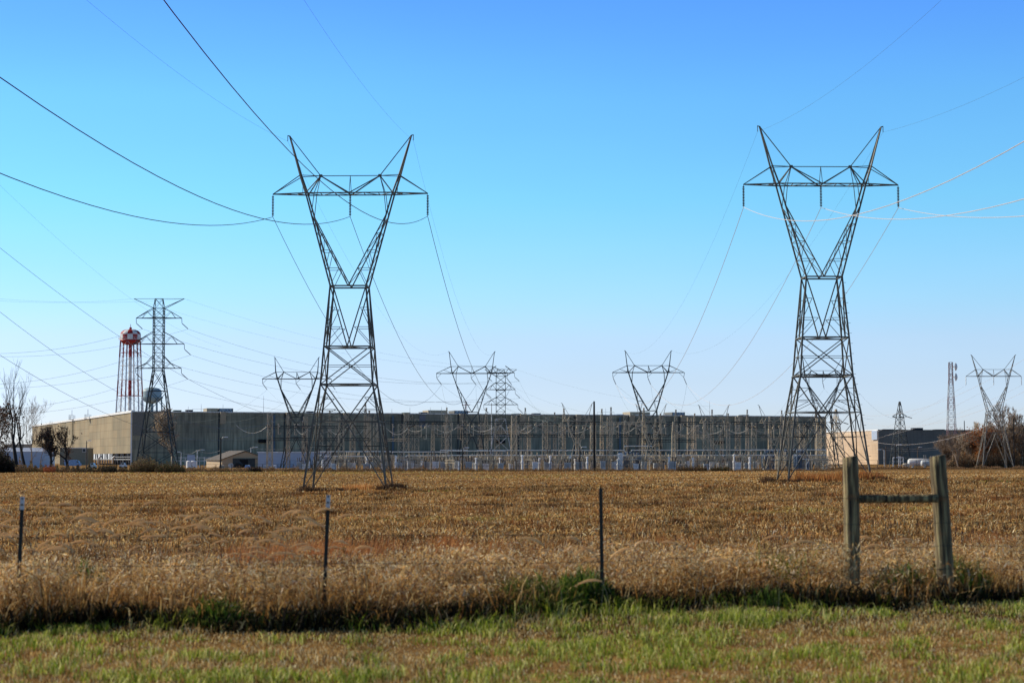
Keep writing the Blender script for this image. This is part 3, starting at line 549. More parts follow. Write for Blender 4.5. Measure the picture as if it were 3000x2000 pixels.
# ------------------------------------------------------------------ lattice towers
def insulator(mb, a, b, n, r):
    a = Vector(a); b = Vector(b); L = (b - a).length; d = (b - a).normalized(); prof = [(.03, 0), (.03, .04 * L)]
    s = .9 * L / n
    for i in range(n):
        z = .06 * L + i * s; prof += [(.035, z), (.07, z + .18 * s), (r, z + .62 * s), (r * .92, z + .7 * s), (.035, z + .74 * s)]
    prof += [(.03, L)]
    mb.lathe(prof, 10, a, d)
def lerp(a, b, t): return a + (b - a) * t
def waist_tower(name, pr, label, loc, rz, group, m, ins='straight', strdir=(0, 0, -1), wl=.155, wm=.095, ws=.055, pegs=False, detail=True, cat='pylon', arms=True):
    t = thing(name, label, cat, loc, rz, group)
    legs = pr['legs']            # [(z, half width, half depth)] from waist down to the ground
    zw, xw, yw = legs[0]
    # four legs
    for sx in (-1, 1):
        for sy in (-1, 1):
            b = MB()
            for (z0, x0, y0), (z1, x1, y1) in zip(legs[:-1], legs[1:]): b.bar((sx * x0, sy * y0, z0), (sx * x1, sy * y1, z1 - (.0 if z1 > .1 else .4)), wl * 1.05)
            if pegs and sx == 1 and sy == -1:
                z = 2.5
                while z < zw:
                    for (z0, x0, y0), (z1, x1, y1) in zip(legs[:-1], legs[1:]):
                        if z1 <= z <= z0:
                            k = (z - z1) / (z0 - z1); xx = lerp(x1, x0, k); yy = lerp(y1, y0, k); b.bar((xx, -yy, z), (xx + .33, -yy, z), .035)
                    z += 1.06
            b.build('leg', m, t)
    # body bracing on four faces
    b = MB()
    def C(f, s, z, x, y):
        # point on face f at lateral fraction s (-1..1)
        return {0: (s * x, -y, z), 1: (s * x, y, z), 2: (-x, s * y, z), 3: (x, s * y, z)}[f]
    npan = len(legs) - 1
    for f in range(4):
        for i in range(npan):
            z0, x0, y0 = legs[i]; z1, x1, y1 = legs[i + 1]
            pat = pr['pat'][i]
            c = lambda s, k: C(f, s, lerp(z0, z1, k), lerp(x0, x1, k), lerp(y0, y1, k))
            b.bar(c(-1, 0), c(1, 0), wm * (1.5 if i in pr.get('heavy', ()) else .9))
            if pat == 'V':
                b.bar(c(-1, 0), c(0, 1), wm * 1.2); b.bar(c(1, 0), c(0, 1), wm * 1.2)
                for s in (-1, 1):
                    for k0 in (.36, .68) if detail else (.5,):
                        xi = s * (1 - k0); b.bar(c(s, k0), c(xi, k0), ws); b.bar(c(xi, k0), c(s, min(1, k0 + .3)), ws)
            elif pat == 'X':
                b.bar(c(-1, 0), c(1, 1), wm); b.bar(c(1, 0), c(-1, 1), wm); b.bar(c(-1, .5), c(1, .5), ws)
            elif pat == 'A':
                b.bar(c(0, 0), c(-1, 1), wm); b.bar(c(0, 0), c(1, 1), wm)
                for s in (-1, 1):
                    for k0 in (.36, .74): b.bar(c(s, k0), c(s * k0, k0), ws)
                    b.bar(c(s, 0), c(s * .36, .36), ws); b.bar(c(s, .36), c(s * .36, .36), ws); b.bar(c(s * .36, .36), c(s, .74), ws)
            elif pat == 'Z':
                nz = max(1, round((z0 - z1) / (2 * max(x0, .5))))
                for j in range(nz):
                    k0 = j / nz; k1 = (j + 1) / nz; b.bar(c(-1, k0), c(1, k1), ws); b.bar(c(1, k0), c(-1, k1), ws); b.bar(c(-1, k1), c(1, k1), ws * .8)
        # horizontal diaphragms
    for i in range(1, npan):
        z, x, y = legs[i]; b.bar((-x, -y, z), (x, y, z), ws); b.bar((x, -y, z), (-x, y, z), ws)
    b.build('body_bracing', m, t)
    zn, xn = pr['node']; zb, xb, xtip = pr['bot']; zt, xt1, xt2 = pr['top']; zp, xp = pr['peak']; dn = pr['dn']; db = pr['db']; xv = pr.get('xv', 0)
    for s in (-1, 1):
        b = MB()
        for y in (-1, 1):
            b.bar((s * xw, y * yw, zw), (s * xn, y * dn, zn), wl); b.bar((s * xn, y * dn, zn), (s * xb, y * db, zb), wl)
            b.bar((s * xv, y * yw, zw), (s * xn, y * dn, zn), wm * 1.15)
            kk = (.0, .25, .5, .74) if detail else (0, .35, .68)
            for j, k in enumerate(kk):
                k2 = kk[j + 1] if j + 1 < len(kk) else 1
                o_ = (s * lerp(xw, xn, k), y * lerp(yw, dn, k), lerp(zw, zn, k)); i_ = (s * lerp(xv, xn, k), y * lerp(yw, dn, k), lerp(zw, zn, k))
                o2 = (s * lerp(xw, xn, k2), y * lerp(yw, dn, k2), lerp(zw, zn, k2)); i2 = (s * lerp(xv, xn, k2), y * lerp(yw, dn, k2), lerp(zw, zn, k2))
                if k > 0: b.bar(o_, i_, ws)
                b.bar(o_, i2, ws)
                if y == -1:
                    on = (o_[0], -o_[1], o_[2]); inn = (i_[0], -i_[1], i_[2])
                    b.bar(o_, (o2[0], -o2[1], o2[2]), ws); b.bar(i_, (i2[0], -i2[1], i2[2]), ws * .8)
                    if k > 0: b.bar(o_, on, ws); b.bar(i_, inn, ws)
            # up to the peak
            yt = db * (1 - (zt - zb) / (zp - zb))
            b.bar((s * xb, y * db, zb), (s * xt1, y * yt, zt), wl * .95); b.bar((s * xt1, y * yt, zt), (s * xp, 0, zp), wl * .85)
            b.bar((s * xt1 * .98, y * yt, zt), (s * (xb + .3), -y * db, zb), ws)
        b.bar((s * xt2, 0, zt), (s * xp, 0, zp), wm * .9)
        b.bar((s * xp, 0, zp), (s * (xp + .25), 0, zp + .05), wm)
        if detail: b.bar((s * (xp + .22), 0, zp), (s * (xp + .22), 0, zp - .55), .06)
        b.build('mast', m, t)
    # cross arm
    b = MB(); yt = db * (1 - (zt - zb) / (zp - zb))
    b.bar((-xt2, 0, zt), (xt2, 0, zt), wm * .8); b.box((-xt2, 0, zt), (.35, .12, .3)); b.box((xt2, 0, zt), (.35, .12, .3))
    for y in (-1, 1):
        b.bar((-xb, y * db, zb), (xb, y * db, zb), wm * 1.25)
        for s in (-1, 1):
            b.bar((s * xt2, 0, zt), (s * xt1, y * yt, zt), ws * 1.2)
            b.bar((s * xt2, 0, zt), (0, y * db, zb), wm * 1.15)
            b.bar((s * xt2, 0, zt), (s * xb, y * db, zb), wm)
            b.bar((s * xt2, 0, zt), (s * (xb - .9 * xb / 4.6), y * db, zb), ws); b.bar((s * (xb - .9 * xb / 4.6), y * db, zb), (s * xn, y * dn, zn), ws * 1.2)
            b.bar((s * xb, y * db, zb), (s * xtip, 0, zb), wm * 1.2)
            b.bar((s * xt1, y * yt, zt), (s * xtip, 0, zb), wm * .8)
            for k in (0, .33, .66):
                b.bar((s * lerp(xb, xtip, k), y * db * (1 - k), zb), (s * lerp(xb, xtip, k + .33), -y * db * (1 - k - .33), zb), ws)
        b.bar((0, 0, zt), (0, y * db, zb), ws)
        if ins == 'bracket':
            b.bar((0, 0, zt), (xtip * .07, y * db, zb), ws)
            for s in (-1, 1): b.bar((s * lerp(xt1, xtip, .5), 0, lerp(zt, zb, .5)), (s * xb, y * db, zb), ws)
    nn = 6
    for j in range(nn):
        x0 = -xb + 2 * xb * j / nn; x1 = -xb + 2 * xb * (j + 1) / nn; sg = 1 if j % 2 else -1; b.bar((x0, sg * db, zb), (x1, -sg * db, zb), ws); b.bar((x1, -db, zb), (x1, db, zb), ws)
    att = []
    L = pr.get('L', 2.3); d = Vector(strdir).normalized()
    if arms:
        for x in (-xtip, 0, xtip):
            if ins == 'bracket':
                x += 0 if x else -.3
                e = Vector((x + .15 * (1 if x <= 0 else -1), 0, zb - 1.15)); b.bar((x + .1, 0, zb), e, wm * .8); b.bar(e, (x + (1.3 if x < 1 else -1.3), 0, zb + .05), ws); att.append((e, e + d * L))
            else: att.append((Vector((x, 0, zb - .05)), Vector((x, 0, zb - .05)) + d * L))
    b.build('crossarm', m, t)
    ends = []
    for a, e in att:
        b = MB(); insulator(b, a, e, 13 if detail else 8, .15 if detail else .13); b.build('insulator_string', M['porcelain'], t); ends.append(e)
    index_kids(t)
    mw = Matrix.Translation(Vector(loc)) @ Matrix.Rotation(rz, 4, 'Z')
    pk = [mw @ Vector((s * (xp + .22), 0, zp - (.55 if detail else 0))) for s in (-1, 1)]
    return t, [mw @ e for e in ends], pk

# main pylons (levels read at 208 m)
D0 = 208; gz = Z(1433, D0)
zz = lambda py: Z(py, D0) - gz
u = lambda p: p / 28.04
MAIN = dict(peak=(zz(398), u(180)), top=(zz(515), u(146), u(87.6)), bot=(zz(568), u(128), u(229)), node=(zz(632), u(110)), dn=1.15, db=1.0, L=2.35,
            legs=[(zz(840), u(52.5), 1.45), (zz(1017), u(68), 2.0), (zz(1127), u(76), 2.35), (zz(1235), u(95), 2.9), (0, u(121), 3.6)], pat=['V', 'X', 'V', 'A'], heavy=(0, 1, 2))
TL, TLi, TLp = waist_tower('transmission_tower', MAIN, 'tall dark lattice pylon standing in the field on the left, seen in full', (X(1024.5, D0, 900), D0, gz), R(-2.4), 'large waist type pylons in the field', M['tower'])
gzr = Z(1406, D0)
TR, TRi, TRp = waist_tower('transmission_tower', MAIN, 'tall dark lattice pylon standing in the field on the right, behind the wooden posts', (X(2408, D0, 900), D0, gzr), R(1.6), 'large waist type pylons in the field', M['tower'], pegs=True)

# far angle pylons
def far_prof(D, py_peak, py_top, py_bot, py_node, py_w, g, xp, xt1, xt2, xb, xtip, xn, xw, base, L=2.3):
    k = D / F; q = lambda py: Z(py, D) - g
    zw = q(py_w)
    return dict(peak=(q(py_peak), xp * k), top=(q(py_top), xt1 * k, xt2 * k), bot=(q(py_bot), xb * k, xtip * k), node=(q(py_node), xn * k), dn=.8, db=.8, L=L,
                legs=[(zw, xw * k, 1.3), (zw * .62, lerp(xw, base, .35) * k, 1.9), (0, base * k, base * k * .9)], pat=['X', 'A'])
FT = {}
def far_tower(key, px, D, label, py=(1027.3, 1070.7, 1091, 1122, 1203), xs=(67.4, 62, 40, 58, 105.5, 48, 23.7), base=44, ins='bracket', sd=(.75, 0, -1), rz=0, m='tower_far', L=1.9):
    x = X(px, D); g = G(x, D)
    pr = far_prof(D, *py, g, xs[0], xs[1], xs[2], xs[3], xs[4], xs[5], xs[6], base, L)
    FT[key] = waist_tower('transmission_tower', pr, label, (x, D, g), rz, 'distant waist type pylons', M[m], ins=ins, strdir=sd, wl=.17, wm=.13, ws=.07, detail=False)
far_tower('F0', 868, 495, 'distant forked pylon partly hidden behind the left large pylon', (1046.7, 1089.8, 1109.7, 1140, 1222), (64.4, 61.5, 37.8, 56, 101.5, 46, 16))
far_tower('F1', 1382, 480, 'distant forked pylon overlapping the narrow double circuit pylon near the middle', (1030, 1073.2, 1093.6, 1125, 1207), (66.6, 61, 39.5, 57, 104.5, 46, 20))
far_tower('F2', 1900, 475, 'distant forked pylon standing over the long building, right of centre', sd=(.42, 0, -1))
far_tower('F3', 2413, 535, 'distant forked pylon seen through the legs of the right large pylon', (1042, 1085.5, 1105, 1135, 1205), (60, 55, 34, 52, 93, 42, 21), sd=(.22, 0, -1), base=40)
far_tower('F4', 2913.7, 588, 'distant forked pylon with hanging insulators among the bare trees at the right edge', (1039.5, 1082, 1102, 1130, 1202.8), (64.4, 52, 31, 45.5, 81.2, 39, 20), ins='straight', sd=(0, 0, -1), base=46, m='mid_steel', L=2.6)
# small forked switchyard towers
SM = [(1691, 440, 'small forked lattice tower left of the tall black pole in the switchyard', 1181), (1908, 445, 'small forked lattice tower directly beneath the distant pylon right of centre', 1184), (2092, 440, 'small forked lattice tower in the switchyard between the two rightmost thirds', 1186), (2268, 442, 'small forked lattice tower just left of the right large pylon', 1186), (2352, 470, 'small forked lattice tower behind the legs of the right large pylon', 1190)]
for px, D, lb, py in SM:
    x = X(px, D); g = G(x, D); q = lambda y: Z(y, D) - g
    k = D / F
    pr = dict(peak=(q(py), 44 * k), top=(q(py + 38), 34 * k, 22 * k), bot=(q(py + 52), 30 * k, 42 * k), node=(q(py + 70), 25 * k), dn=.4, db=.45, L=1,
              legs=[(q(py + 117), 8.5 * k, .55), (0, 27 * k, 1.7)], pat=['X'])
    waist_tower('switchyard_tower', pr, lb, (x, D, g), rnd.uniform(-.15, .15), 'small forked towers in the switchyard', M['lattice'], wl=.13, wm=.09, ws=.055, detail=False, cat='lattice tower', arms=False)

def lattice_mast(mb, rings, wl, ws, faces=True):
    """rings [(z, hx, hy)] bottom to top"""
    for (z0, x0, y0), (z1, x1, y1) in zip(rings[:-1], rings[1:]):
        for sx in (-1, 1):
            for sy in (-1, 1): mb.bar((sx * x0, sy * y0, z0), (sx * x1, sy * y1, z1), wl)
        for s in (-1, 1):
            mb.bar((-x0, s * y0, z0), (x1, s * y1, z1), ws); mb.bar((x0, s * y0, z0), (-x1, s * y1, z1), ws); mb.bar((-x1, s * y1, z1), (x1, s * y1, z1), ws)
            mb.bar((s * x0, -y0, z0), (s * x1, y1, z1), ws); mb.bar((s * x0, y0, z0), (s * x1, -y1, z1), ws); mb.bar((s * x1, -y1, z1), (s * x1, y1, z1), ws)
def subdivide_rings(pts, step):
    out = []
    for (z0, x0, y0), (z1, x1, y1) in zip(pts[:-1], pts[1:]):
        n = max(1, round((z1 - z0) / step))
        for j in range(n): t = j / n; out.append((lerp(z0, z1, t), lerp(x0, x1, t), lerp(y0, y1, t)))
    out.append(pts[-1]); return out

def double_tower(px, D, ytop, ysh, arms, half, flare_y, base_half, label, topbar, m, strx=1., name='transmission_tower', lowm=None):
    x = X(px, D); g = G(x, D); k = D / F; q = lambda y: Z(y, D) - g
    t = thing(name, label, 'pylon', (x, D, g), 0, 'narrow double circuit pylons')
    zf = q(flare_y); zs = q(ysh); zt = q(ytop)
    b = MB(); lattice_mast(b, subdivide_rings([(-.3, base_half * k, base_half * k * .8), (zf, half * k, half * k)], 4.2), .2, .11); b.build('lower_body', lowm or m, t)
    b = MB(); lattice_mast(b, subdivide_rings([(zf, half * k, half * k), (zs, half * k, half * k)], 1.9), .15, .075)
    lattice_mast(b, [(zs, half * k, half * k), (zt, half * k * .75, half * k * .5)], .1, .06); b.build('upper_body', m, t)
    b = MB()
    for s in (-1, 1):
        for yy in (-1, 1): b.bar((s * half * k, yy * half * k, zs), (s * topbar * k, 0, zt), .11)
    b.bar((-topbar * k, 0, zt), (topbar * k, 0, zt), .08); b.build('earth_wire_arm', m, t)
    ends = []
    for (ya, yr, hw) in arms:
        b = MB(); za = q(ya); zr = q(yr)
        for yy in (-1, 1): b.bar((-half * k, yy * half * k, za), (half * k, yy * half * k, za), .12); b.bar((yy * half * k, -half * k, za), (yy * half * k, half * k, za), .12)
        for s in (-1, 1):
            for yy in (-1, 1):
                b.bar((s * half * k, yy * half * k, za), (s * hw * k, 0, za), .14)
                mid = (s * (half + (hw - half) * .38) * k, yy * half * k * .6, lerp(za, zr, .42 if zr - za > 2.6 else .66))
                b.bar((s * half * k, yy * half * k, zr), mid, .11); b.bar(mid, (s * hw * k, 0, za), .11)
                b.bar(mid, (s * half * k, yy * half * k, za), .06); b.bar(mid, (s * (half + (hw - half) * .66) * k, yy * half * k * .3, za), .06)
        for s in (-1, 1):
            e = Vector((s * hw * k + .05, 0, za - 1.1)); b.bar((s * hw * k, 0, za), e, .1)
            f = e + Vector((1.15 * strx, 0, -1.05)) * 1.15
            ends.append((s, e, f))
        b.build('crossarm', m, t)
    W = []
    for s, e, f in ends:
        b = MB(); insulator(b, e, f, 9, .13); b.build('insulator_string', M['porcelain'], t); W.append((s, f + Vector((x, D, g))))
    tops = [Vector((x + s * topbar * k, D, g + zt)) for s in (-1, 1)]
    return t, W, tops
DT1, DT1w, DT1t = double_tower(462, 420, 875, 903, [(931.8, 903, 67), (1007.6, 972, 75), (1078.4, 1042, 67)], 14.5, 1085, 58, 'narrow pylon with three pairs of arms beside the red and white water tower', 74, M['tower_far'])
DT2, DT2w, DT2t = double_tower(1467, 545, 1082, 1102, [(1092, 1072, 40), (1141, 1120, 42), (1185, 1164, 50)], 13.5, 1226, 38, 'narrow pylon with three pairs of arms in the middle, right of a forked pylon', 47, M['tower_far'], lowm=M['galv'])  # lower legs in paler steel: their sunlit look put into the colour

# two single peak suspension towers
def delta_tower(px, D, ytop, yarm, ha, hb, label, dens=1.5, m='tower_far', base=29):
    x = X(px, D); g = G(x, D); k = D / F; q = lambda y: Z(y, D) - g
    t = thing('transmission_tower', label, 'pylon', (x, D, g), R(25), 'small single peak pylons')
    b = MB(); lattice_mast(b, subdivide_rings([(-.3, base * k * .8, base * k * .8), (q(yarm), hb * k * .8, hb * k * .8), (q(ytop), .15, .15)], dens), .15, .07); b.build('tower_body', M[m], t)
    b = MB(); za = q(yarm)
    for yy in (-1, 1): b.bar((-hb * k * .8, yy * hb * k * .8, za), (hb * k * .8, yy * hb * k * .8, za), .14)
    b.bar((-hb * k * .8, -hb * k * .8, za), (-hb * k * .8, hb * k * .8, za), .12); b.bar((hb * k * .8, -hb * k * .8, za), (hb * k * .8, hb * k * .8, za), .12)
    for s in (-1, 1):
        for yy in (-1, 1):
            b.bar((s * hb * k * .8, yy * hb * k * .8, za), (s * ha * k, 0, za), .14); b.bar((s * hb * k * .6, yy * hb * k * .6, za + 1.1), (s * ha * k, 0, za), .1)
    b.build('crossarm', M[m], t)
    for s in (-1, 0, 1):
        b = MB(); insulator(b, (s * ha * k, 0, za), (s * ha * k + .6, -1.7, za - .5), 9, .14); b.build('insulator_string', M['porcelain'], t)
    return t
delta_tower(2637, 640, 1176, 1220, 27, 9.5, 'small pointed pylon in front of the slate grey building, left of the right wooden post', 2.2)
delta_tower(2450, 560, 1198, 1237, 25, 9, 'small pointed pylon behind the right large pylon beside the tan wall', 1.5, 'lattice', 27)

# communications mast
def comm_mast():
    D = 760; x = X(2788, D); g = G(x, D); q = lambda y: Z(y, D) - g; k = D / F
    t = thing('communications_mast', 'slim faded red and grey lattice mast carrying two round dishes above the bare trees', 'mast', (x, D, g))
    lev = subdivide_rings([(0, 15 * k, 15 * k), (q(1180), 9 * k, 9 * k), (q(1110), 5.5 * k, 5.5 * k), (q(1061), 5 * k, 5 * k)], 2.6)
    nb = len(lev) - 1; cut = [0, nb // 7, 2 * nb // 7, 3 * nb // 7, 4 * nb // 7, 5 * nb // 7, 6 * nb // 7, nb]
    for i in range(7):
        b = MB(); lattice_mast(b, lev[cut[i]:cut[i + 1] + 1], .17, .09); b.build('mast_section', mat('faded_red_paint', (.26, .15, .15), .6) if i % 2 == 0 else M['cabinet'], t)
    for y in (1074, 1104):
        b = MB(); b.lathe([(.1, -.5), (1.5, -.1), (1.55, .1), (.9, .5), (.1, .7)], 16, (6 * k + 1.1, 0, q(y)), (1, -.35, 0)); b.build('dish', M['white'], t)
        b = MB(); b.bar((4 * k, 0, q(y)), (6 * k + 1, 0, q(y)), .25); b.box((0, 0, q(y)), (10 * k, 10 * k, 2.0)) if False else b.bar((-5 * k, -5 * k, q(y) - 1), (5 * k, -5 * k, q(y) - 1), .2); b.bar((-5 * k, -5 * k, q(y) + 1), (5 * k, -5 * k, q(y) + 1), .2); b.build('bracket', M['galv'], t)
comm_mast()

# ------------------------------------------------------------------ line wires
def wire(name, pts, r, m, label, group, n=4):
    b = MB(); b.tube(pts, r, n); o = b.build(name, M[m]); return tag(o, label, 'power line', group)
def near_path(p, dxdD, zm, d0, dend=-38, n=40):
    k = (p.z - CZ - zm) / (p.y - d0) ** 2
    return [Vector((p.x + dxdD * (d - p.y), d, CZ + zm + k * (d - d0) ** 2)) for d in [lerp(dend, p.y, i / n) for i in range(n + 1)]]
def par(a, b, sag, n=36): return span(a, b, sag, n)
pos = ['left', 'middle', 'right']
for i in range(3):
    zm = (15.2, 15.2, 16.0)[i]; d0 = (86, 84, 95)[i]
    np_ = near_path(TLi[i], .0267, zm, d0); fp = par(TLi[i], FT['F1'][1][i], (11.2, 11, 10.5)[i])
    wire('conductor', np_ + fp[1:], .029, 'wire_dark', f'heavy dark conductor hanging from the {pos[i]} insulator string of the left large pylon', 'conductors of the left line')
    np_ = near_path(TRi[i], 0.0, (15.0, 15.3, 15.6)[i], 86); fp = par(TRi[i], FT['F2'][1][i], 11.5)
    wire('conductor', np_ + fp[1:], .028, 'wire_light', f'pale conductor hanging from the {pos[i]} insulator string of the right large pylon', 'conductors of the right line')
for i in range(2):
    wire('earth_wire', near_path(TLp[i], .0267, 27.5, 85) + par(TLp[i], FT['F1'][2][i], 8)[1:], .008, 'wire_far', f'very thin earth wire over the {("left","right")[i]} peak of the left large pylon', 'earth wires')
    wire('earth_wire', near_path(TRp[i], 0, 27.0, 85) + par(TRp[i], FT['F2'][2][i], 8)[1:], .008, 'wire_far', f'very thin earth wire over the {("left","right")[i]} peak of the right large pylon', 'earth wires')
# double circuit line: off to the left and on to the second narrow pylon
lv = ['top', 'middle', 'bottom']
for j, (s, e) in enumerate(DT1w):
    a = lv[j // 2]; sn = 'left' if s < 0 else 'right'
    off = P((-620, -560)[s > 0], (985, 1095, 1180)[j // 2] - 40, 330 if s < 0 else 420)
    wire('conductor', par(off, e, 5.2 if s < 0 else 6.5), .02, 'wire_far', f'thin conductor running off left from the {a} {sn} arm of the narrow pylon', 'conductors of the double circuit line')
    o2 = [q for q in DT2w if q[0] == s][j // 2][1]
    wire('conductor', par(e, o2, 4.5), .02, 'wire_far', f'thin wire running right from the {a} {sn} arm of the pylon by the water tower', 'conductors of the double circuit line')
for i in range(2):
    wire('earth_wire', par(P(-620, 780, 360), DT1t[i], 3), .011, 'wire_far', f'thin earth wire running left from the {("left","right")[i]} tip of the narrow left pylon', 'earth wires')
    wire('earth_wire', par(DT1t[i], DT2t[i], 3), .011, 'wire_far', f'thin earth wire between the {("left","right")[i]} tips of the two narrow pylons', 'earth wires')
# three phase line dropping from upper left into the switchyard
for i, (ys, ym, xe, ye) in enumerate(((730, 0, 930, 1236), (908, 0, 820, 1224), (1031, 0, 800, 1245))):
    a = P(-60, ys - (52, 42, 30)[i], 190); e = P(xe, ye, 436)
    wire('conductor', par(a, e, (4.5, 6.5, 6)[i]), .022, 'wire_dark', f'{("upper","middle","lower")[i]} of three dark conductors sloping down from the left edge into the switchyard', 'conductors entering from the left')
wire('earth_wire', par(P(-60, 485, 190), P(650, 1015, 430) , 3), .009, 'wire_far', 'thin earth wire sloping down from the left edge past the narrow pylon', 'earth wires')
# short spans from the distant pylons into the switchyard
for key, tx, ty, td in (('F0', (560, 660, 790), 1235, 520), ('F0', (960, 1010, 1080), 1215, 450), ('F1', (1330, 1400, 1420), 1222, 450), ('F1', (1540, 1600, 1650), 1222, 460), ('F2', (1880, 1935, 1980), 1222, 445), ('F2', (2036, 2086, 2133), 1222, 450), ('F3', (2230, 2290, 2392), 1232, 460), ('F3', (2480, 2560, 2640), 1228, 620)):
    for i in range(3):
        e = FT[key][1][i]; dn = {'F0': 'far pylon behind the left pylon', 'F1': 'far pylon near the middle', 'F2': 'far pylon right of centre', 'F3': 'far pylon behind the right pylon'}[key]
        sd_ = 'left' if tx[1] < 1500 + F * e.x / e.y else 'right'
        wire('conductor', par(e, P(tx[i], ty, td), 2.2, 20), .017, 'wire_far', f'thin wire slanting {sd_} from the {pos[i]} string of the {dn}', 'switchyard feeder wires')
for i in range(3):
    e = FT['F4'][1][i]
    wire('conductor', par(e, P((2400, 2520, 2600)[i], (1330, 1300, 1275)[i], 640), 1.5, 20), .02, 'wire_light', f'pale conductor going left from the {pos[i]} string of the pylon among the bare trees', 'conductors at the right edge')
    wire('conductor', par(P(3080, (1000, 1105, 1150)[i], 330), P(2470, (1208, 1215, 1262)[i], 560), (5.0, 5.5, 6)[i], 30), .02, 'wire_light', f'{("upper","middle","lower")[i]} pale conductor rising to the right edge past the slim dish mast', 'conductors at the right edge')
for i in range(2):
    wire('earth_wire', par(DT2t[i], P((1760, 2085)[i], (1215, 1190)[i], 460), 2), .011, 'wire_far', f'thin earth wire going right from the {("left","right")[i]} tip of the middle narrow pylon', 'earth wires')
for j, (s, e) in enumerate(DT2w):
    wire('conductor', par(e, P((1605, 1625, 1651, 1763, 1790, 1834)[j], 1236, 450), 2.0, 20), .018, 'wire_far', f'wire from the {lv[j // 2]} {"left" if s < 0 else "right"} arm of the middle narrow pylon down into the switchyard', 'switchyard feeder wires')

# ------------------------------------------------------------------ buildings
def wall(parent, base, a, b, z0, z1, m, name='wall', th=.8):
    """upright wall from a to b (xy), local X along it"""
    d = Vector((b[0] - a[0], b[1] - a[1])); L = d.length; ang = math.atan2(d.y, d.x); mb = MB(); mb.box((L / 2, th / 2, (z1 - z0) / 2), (L, th, z1 - z0))
    o = mb.build(name, m, parent, (a[0] - base[0], a[1] - base[1], z0 - base[2])); o.rotation_euler = (0, 0, ang); return o
A = P(388, 1206, 882); Bp = P(2420, 1221, 988); C_ = P(94.6, 1249, 1275)
gb = CZ - 2.6; zr = A.z; base = (A.x, A.y, gb)
plant = thing('factory_building', 'enormous weathered windowless industrial building stretching across the whole background', 'factory', base)
fd = Vector((Bp.x - A.x, Bp.y - A.y)); FL = fd.length; fd /= FL; fn = Vector((fd.y, -fd.x)); fang = math.atan2(fd.y, fd.x)
ld = Vector((C_.x - A.x, C_.y - A.y)); LL = ld.length; ld /= LL; lang = math.atan2(-ld.y, -ld.x)
def onfront(px, out=0.):
    """point on the front face plane at bearing px"""
    k = (px - 1500) / F; t = (k * A.y - A.x) / (fd.x - k * fd.y); return Vector((A.x + fd.x * t + fn.x * out, A.y + fd.y * t + fn.y * out)), t
def onleft(px, out=0.):
    k = (px - 1500) / F; t = (k * A.y - A.x) / (ld.x - k * ld.y); n = Vector((-abs(ld.y), ld.x)); return Vector((A.x + ld.x * t + n.x * out, A.y + ld.y * t + n.y * out)), t
wall(plant, base, (A.x, A.y), (Bp.x, Bp.y), gb, zr, M['clad_front'])
tc_, tt = onleft(262)
zc_ = Z(1327.3, 882)
o = wall(plant, base, (tc_.x, tc_.y), (A.x, A.y), zc_, zr, M['clad_side'])
wall(plant, base, (C_.x, C_.y), (tc_.x, tc_.y), gb, zr, M['clad_side'])
# roof slab, far walls
Dp = Vector((C_.x + fd.x * FL, C_.y + fd.y * FL)); mb = MB()
q = [Vector((p[0] - base[0], p[1] - base[1], zr - gb - .3)) for p in ((A.x + .6, A.y + .6), (Bp.x - .6, Bp.y + .6), (Dp.x, Dp.y), (C_.x + .6, C_.y))]
mb.add(q + [v - Vector((0, 0, .5)) for v in q], [(0, 1, 2, 3), (7, 6, 5, 4), (0, 4, 5, 1), (1, 5, 6, 2), (2, 6, 7, 3), (3, 7, 4, 0)]); mb.build('roof', mat('grey_gravel_roof', (.3, .3, .29), .9), plant)
def fbar(name, a, b, wd, m, parent=plant, bs=base):
    mb = MB(); mb.bar(Vector(a) - Vector(bs), Vector(b) - Vector(bs), wd); return mb.build(name, m, parent)
fbar('parapet_cap', (A.x + ld.x * LL, A.y + ld.y * LL, zr + .2), (A.x, A.y, zr + .2), .95, M['white'])
fbar('parapet_cap', (A.x, A.y - .2, zr + .12), (Bp.x, Bp.y - .2, zr + .12), .42, M['galv'])
fbar('corner_trim', (A.x - .3, A.y - .3, gb), (A.x - .3, A.y - .3, zr), .55, M['white'])
# parapet corbels and vertical joints
for px in (645, 837, 1005, 1181, 1345, 1522, 1685, 1842, 1992, 2157):
    p, t = onfront(px, .0); mb = MB()
    a0 = Vector((p.x, p.y)); v = []
    for (du, out, z) in ((0, -.2, zr + .25), (2.6, -.2, zr + .25), (2.6, 1.9, zr + .25), (0, 1.9, zr + .25), (0, -.2, zr - 5), (2.6, -.2, zr - 5), (2.6, .15, zr - 5), (0, .15, zr - 5)):
        v.append((a0.x + fd.x * du + fn.x * out - base[0], a0.y + fd.y * du + fn.y * out - base[1], z - gb))
    mb.add(v, [(0, 1, 2, 3), (7, 6, 5, 4), (0, 4, 5, 1), (1, 5, 6, 2), (2, 6, 7, 3), (3, 7, 4, 0)]); mb.build('parapet_corbel', M['beige'], plant)
    p2, _ = onfront(px - 3, .05); fbar('expansion_joint', (p2.x, p2.y, gb), (p2.x, p2.y, zr - .1), .5, M['slate'])
for px in (803, 1151, 1815):
    p2, _ = onfront(px, .5); fbar('downpipe', (p2.x, p2.y, gb), (p2.x, p2.y, zr - 1), 1.0, mat('blue_grey_duct', (.10, .15, .19), .6))
for px in (764, 779, 1460, 1471, 2098, 2112):
    p2, _ = onfront(px, .9); mb = MB(); mb.box((p2.x - base[0], p2.y - base[1], Z(1291, 900) - gb), (1.9, 1.8, 1.5), fang); mb.build('vent_hood', M['dark'], plant)
for px, pyy in ((1296, 0),): pass
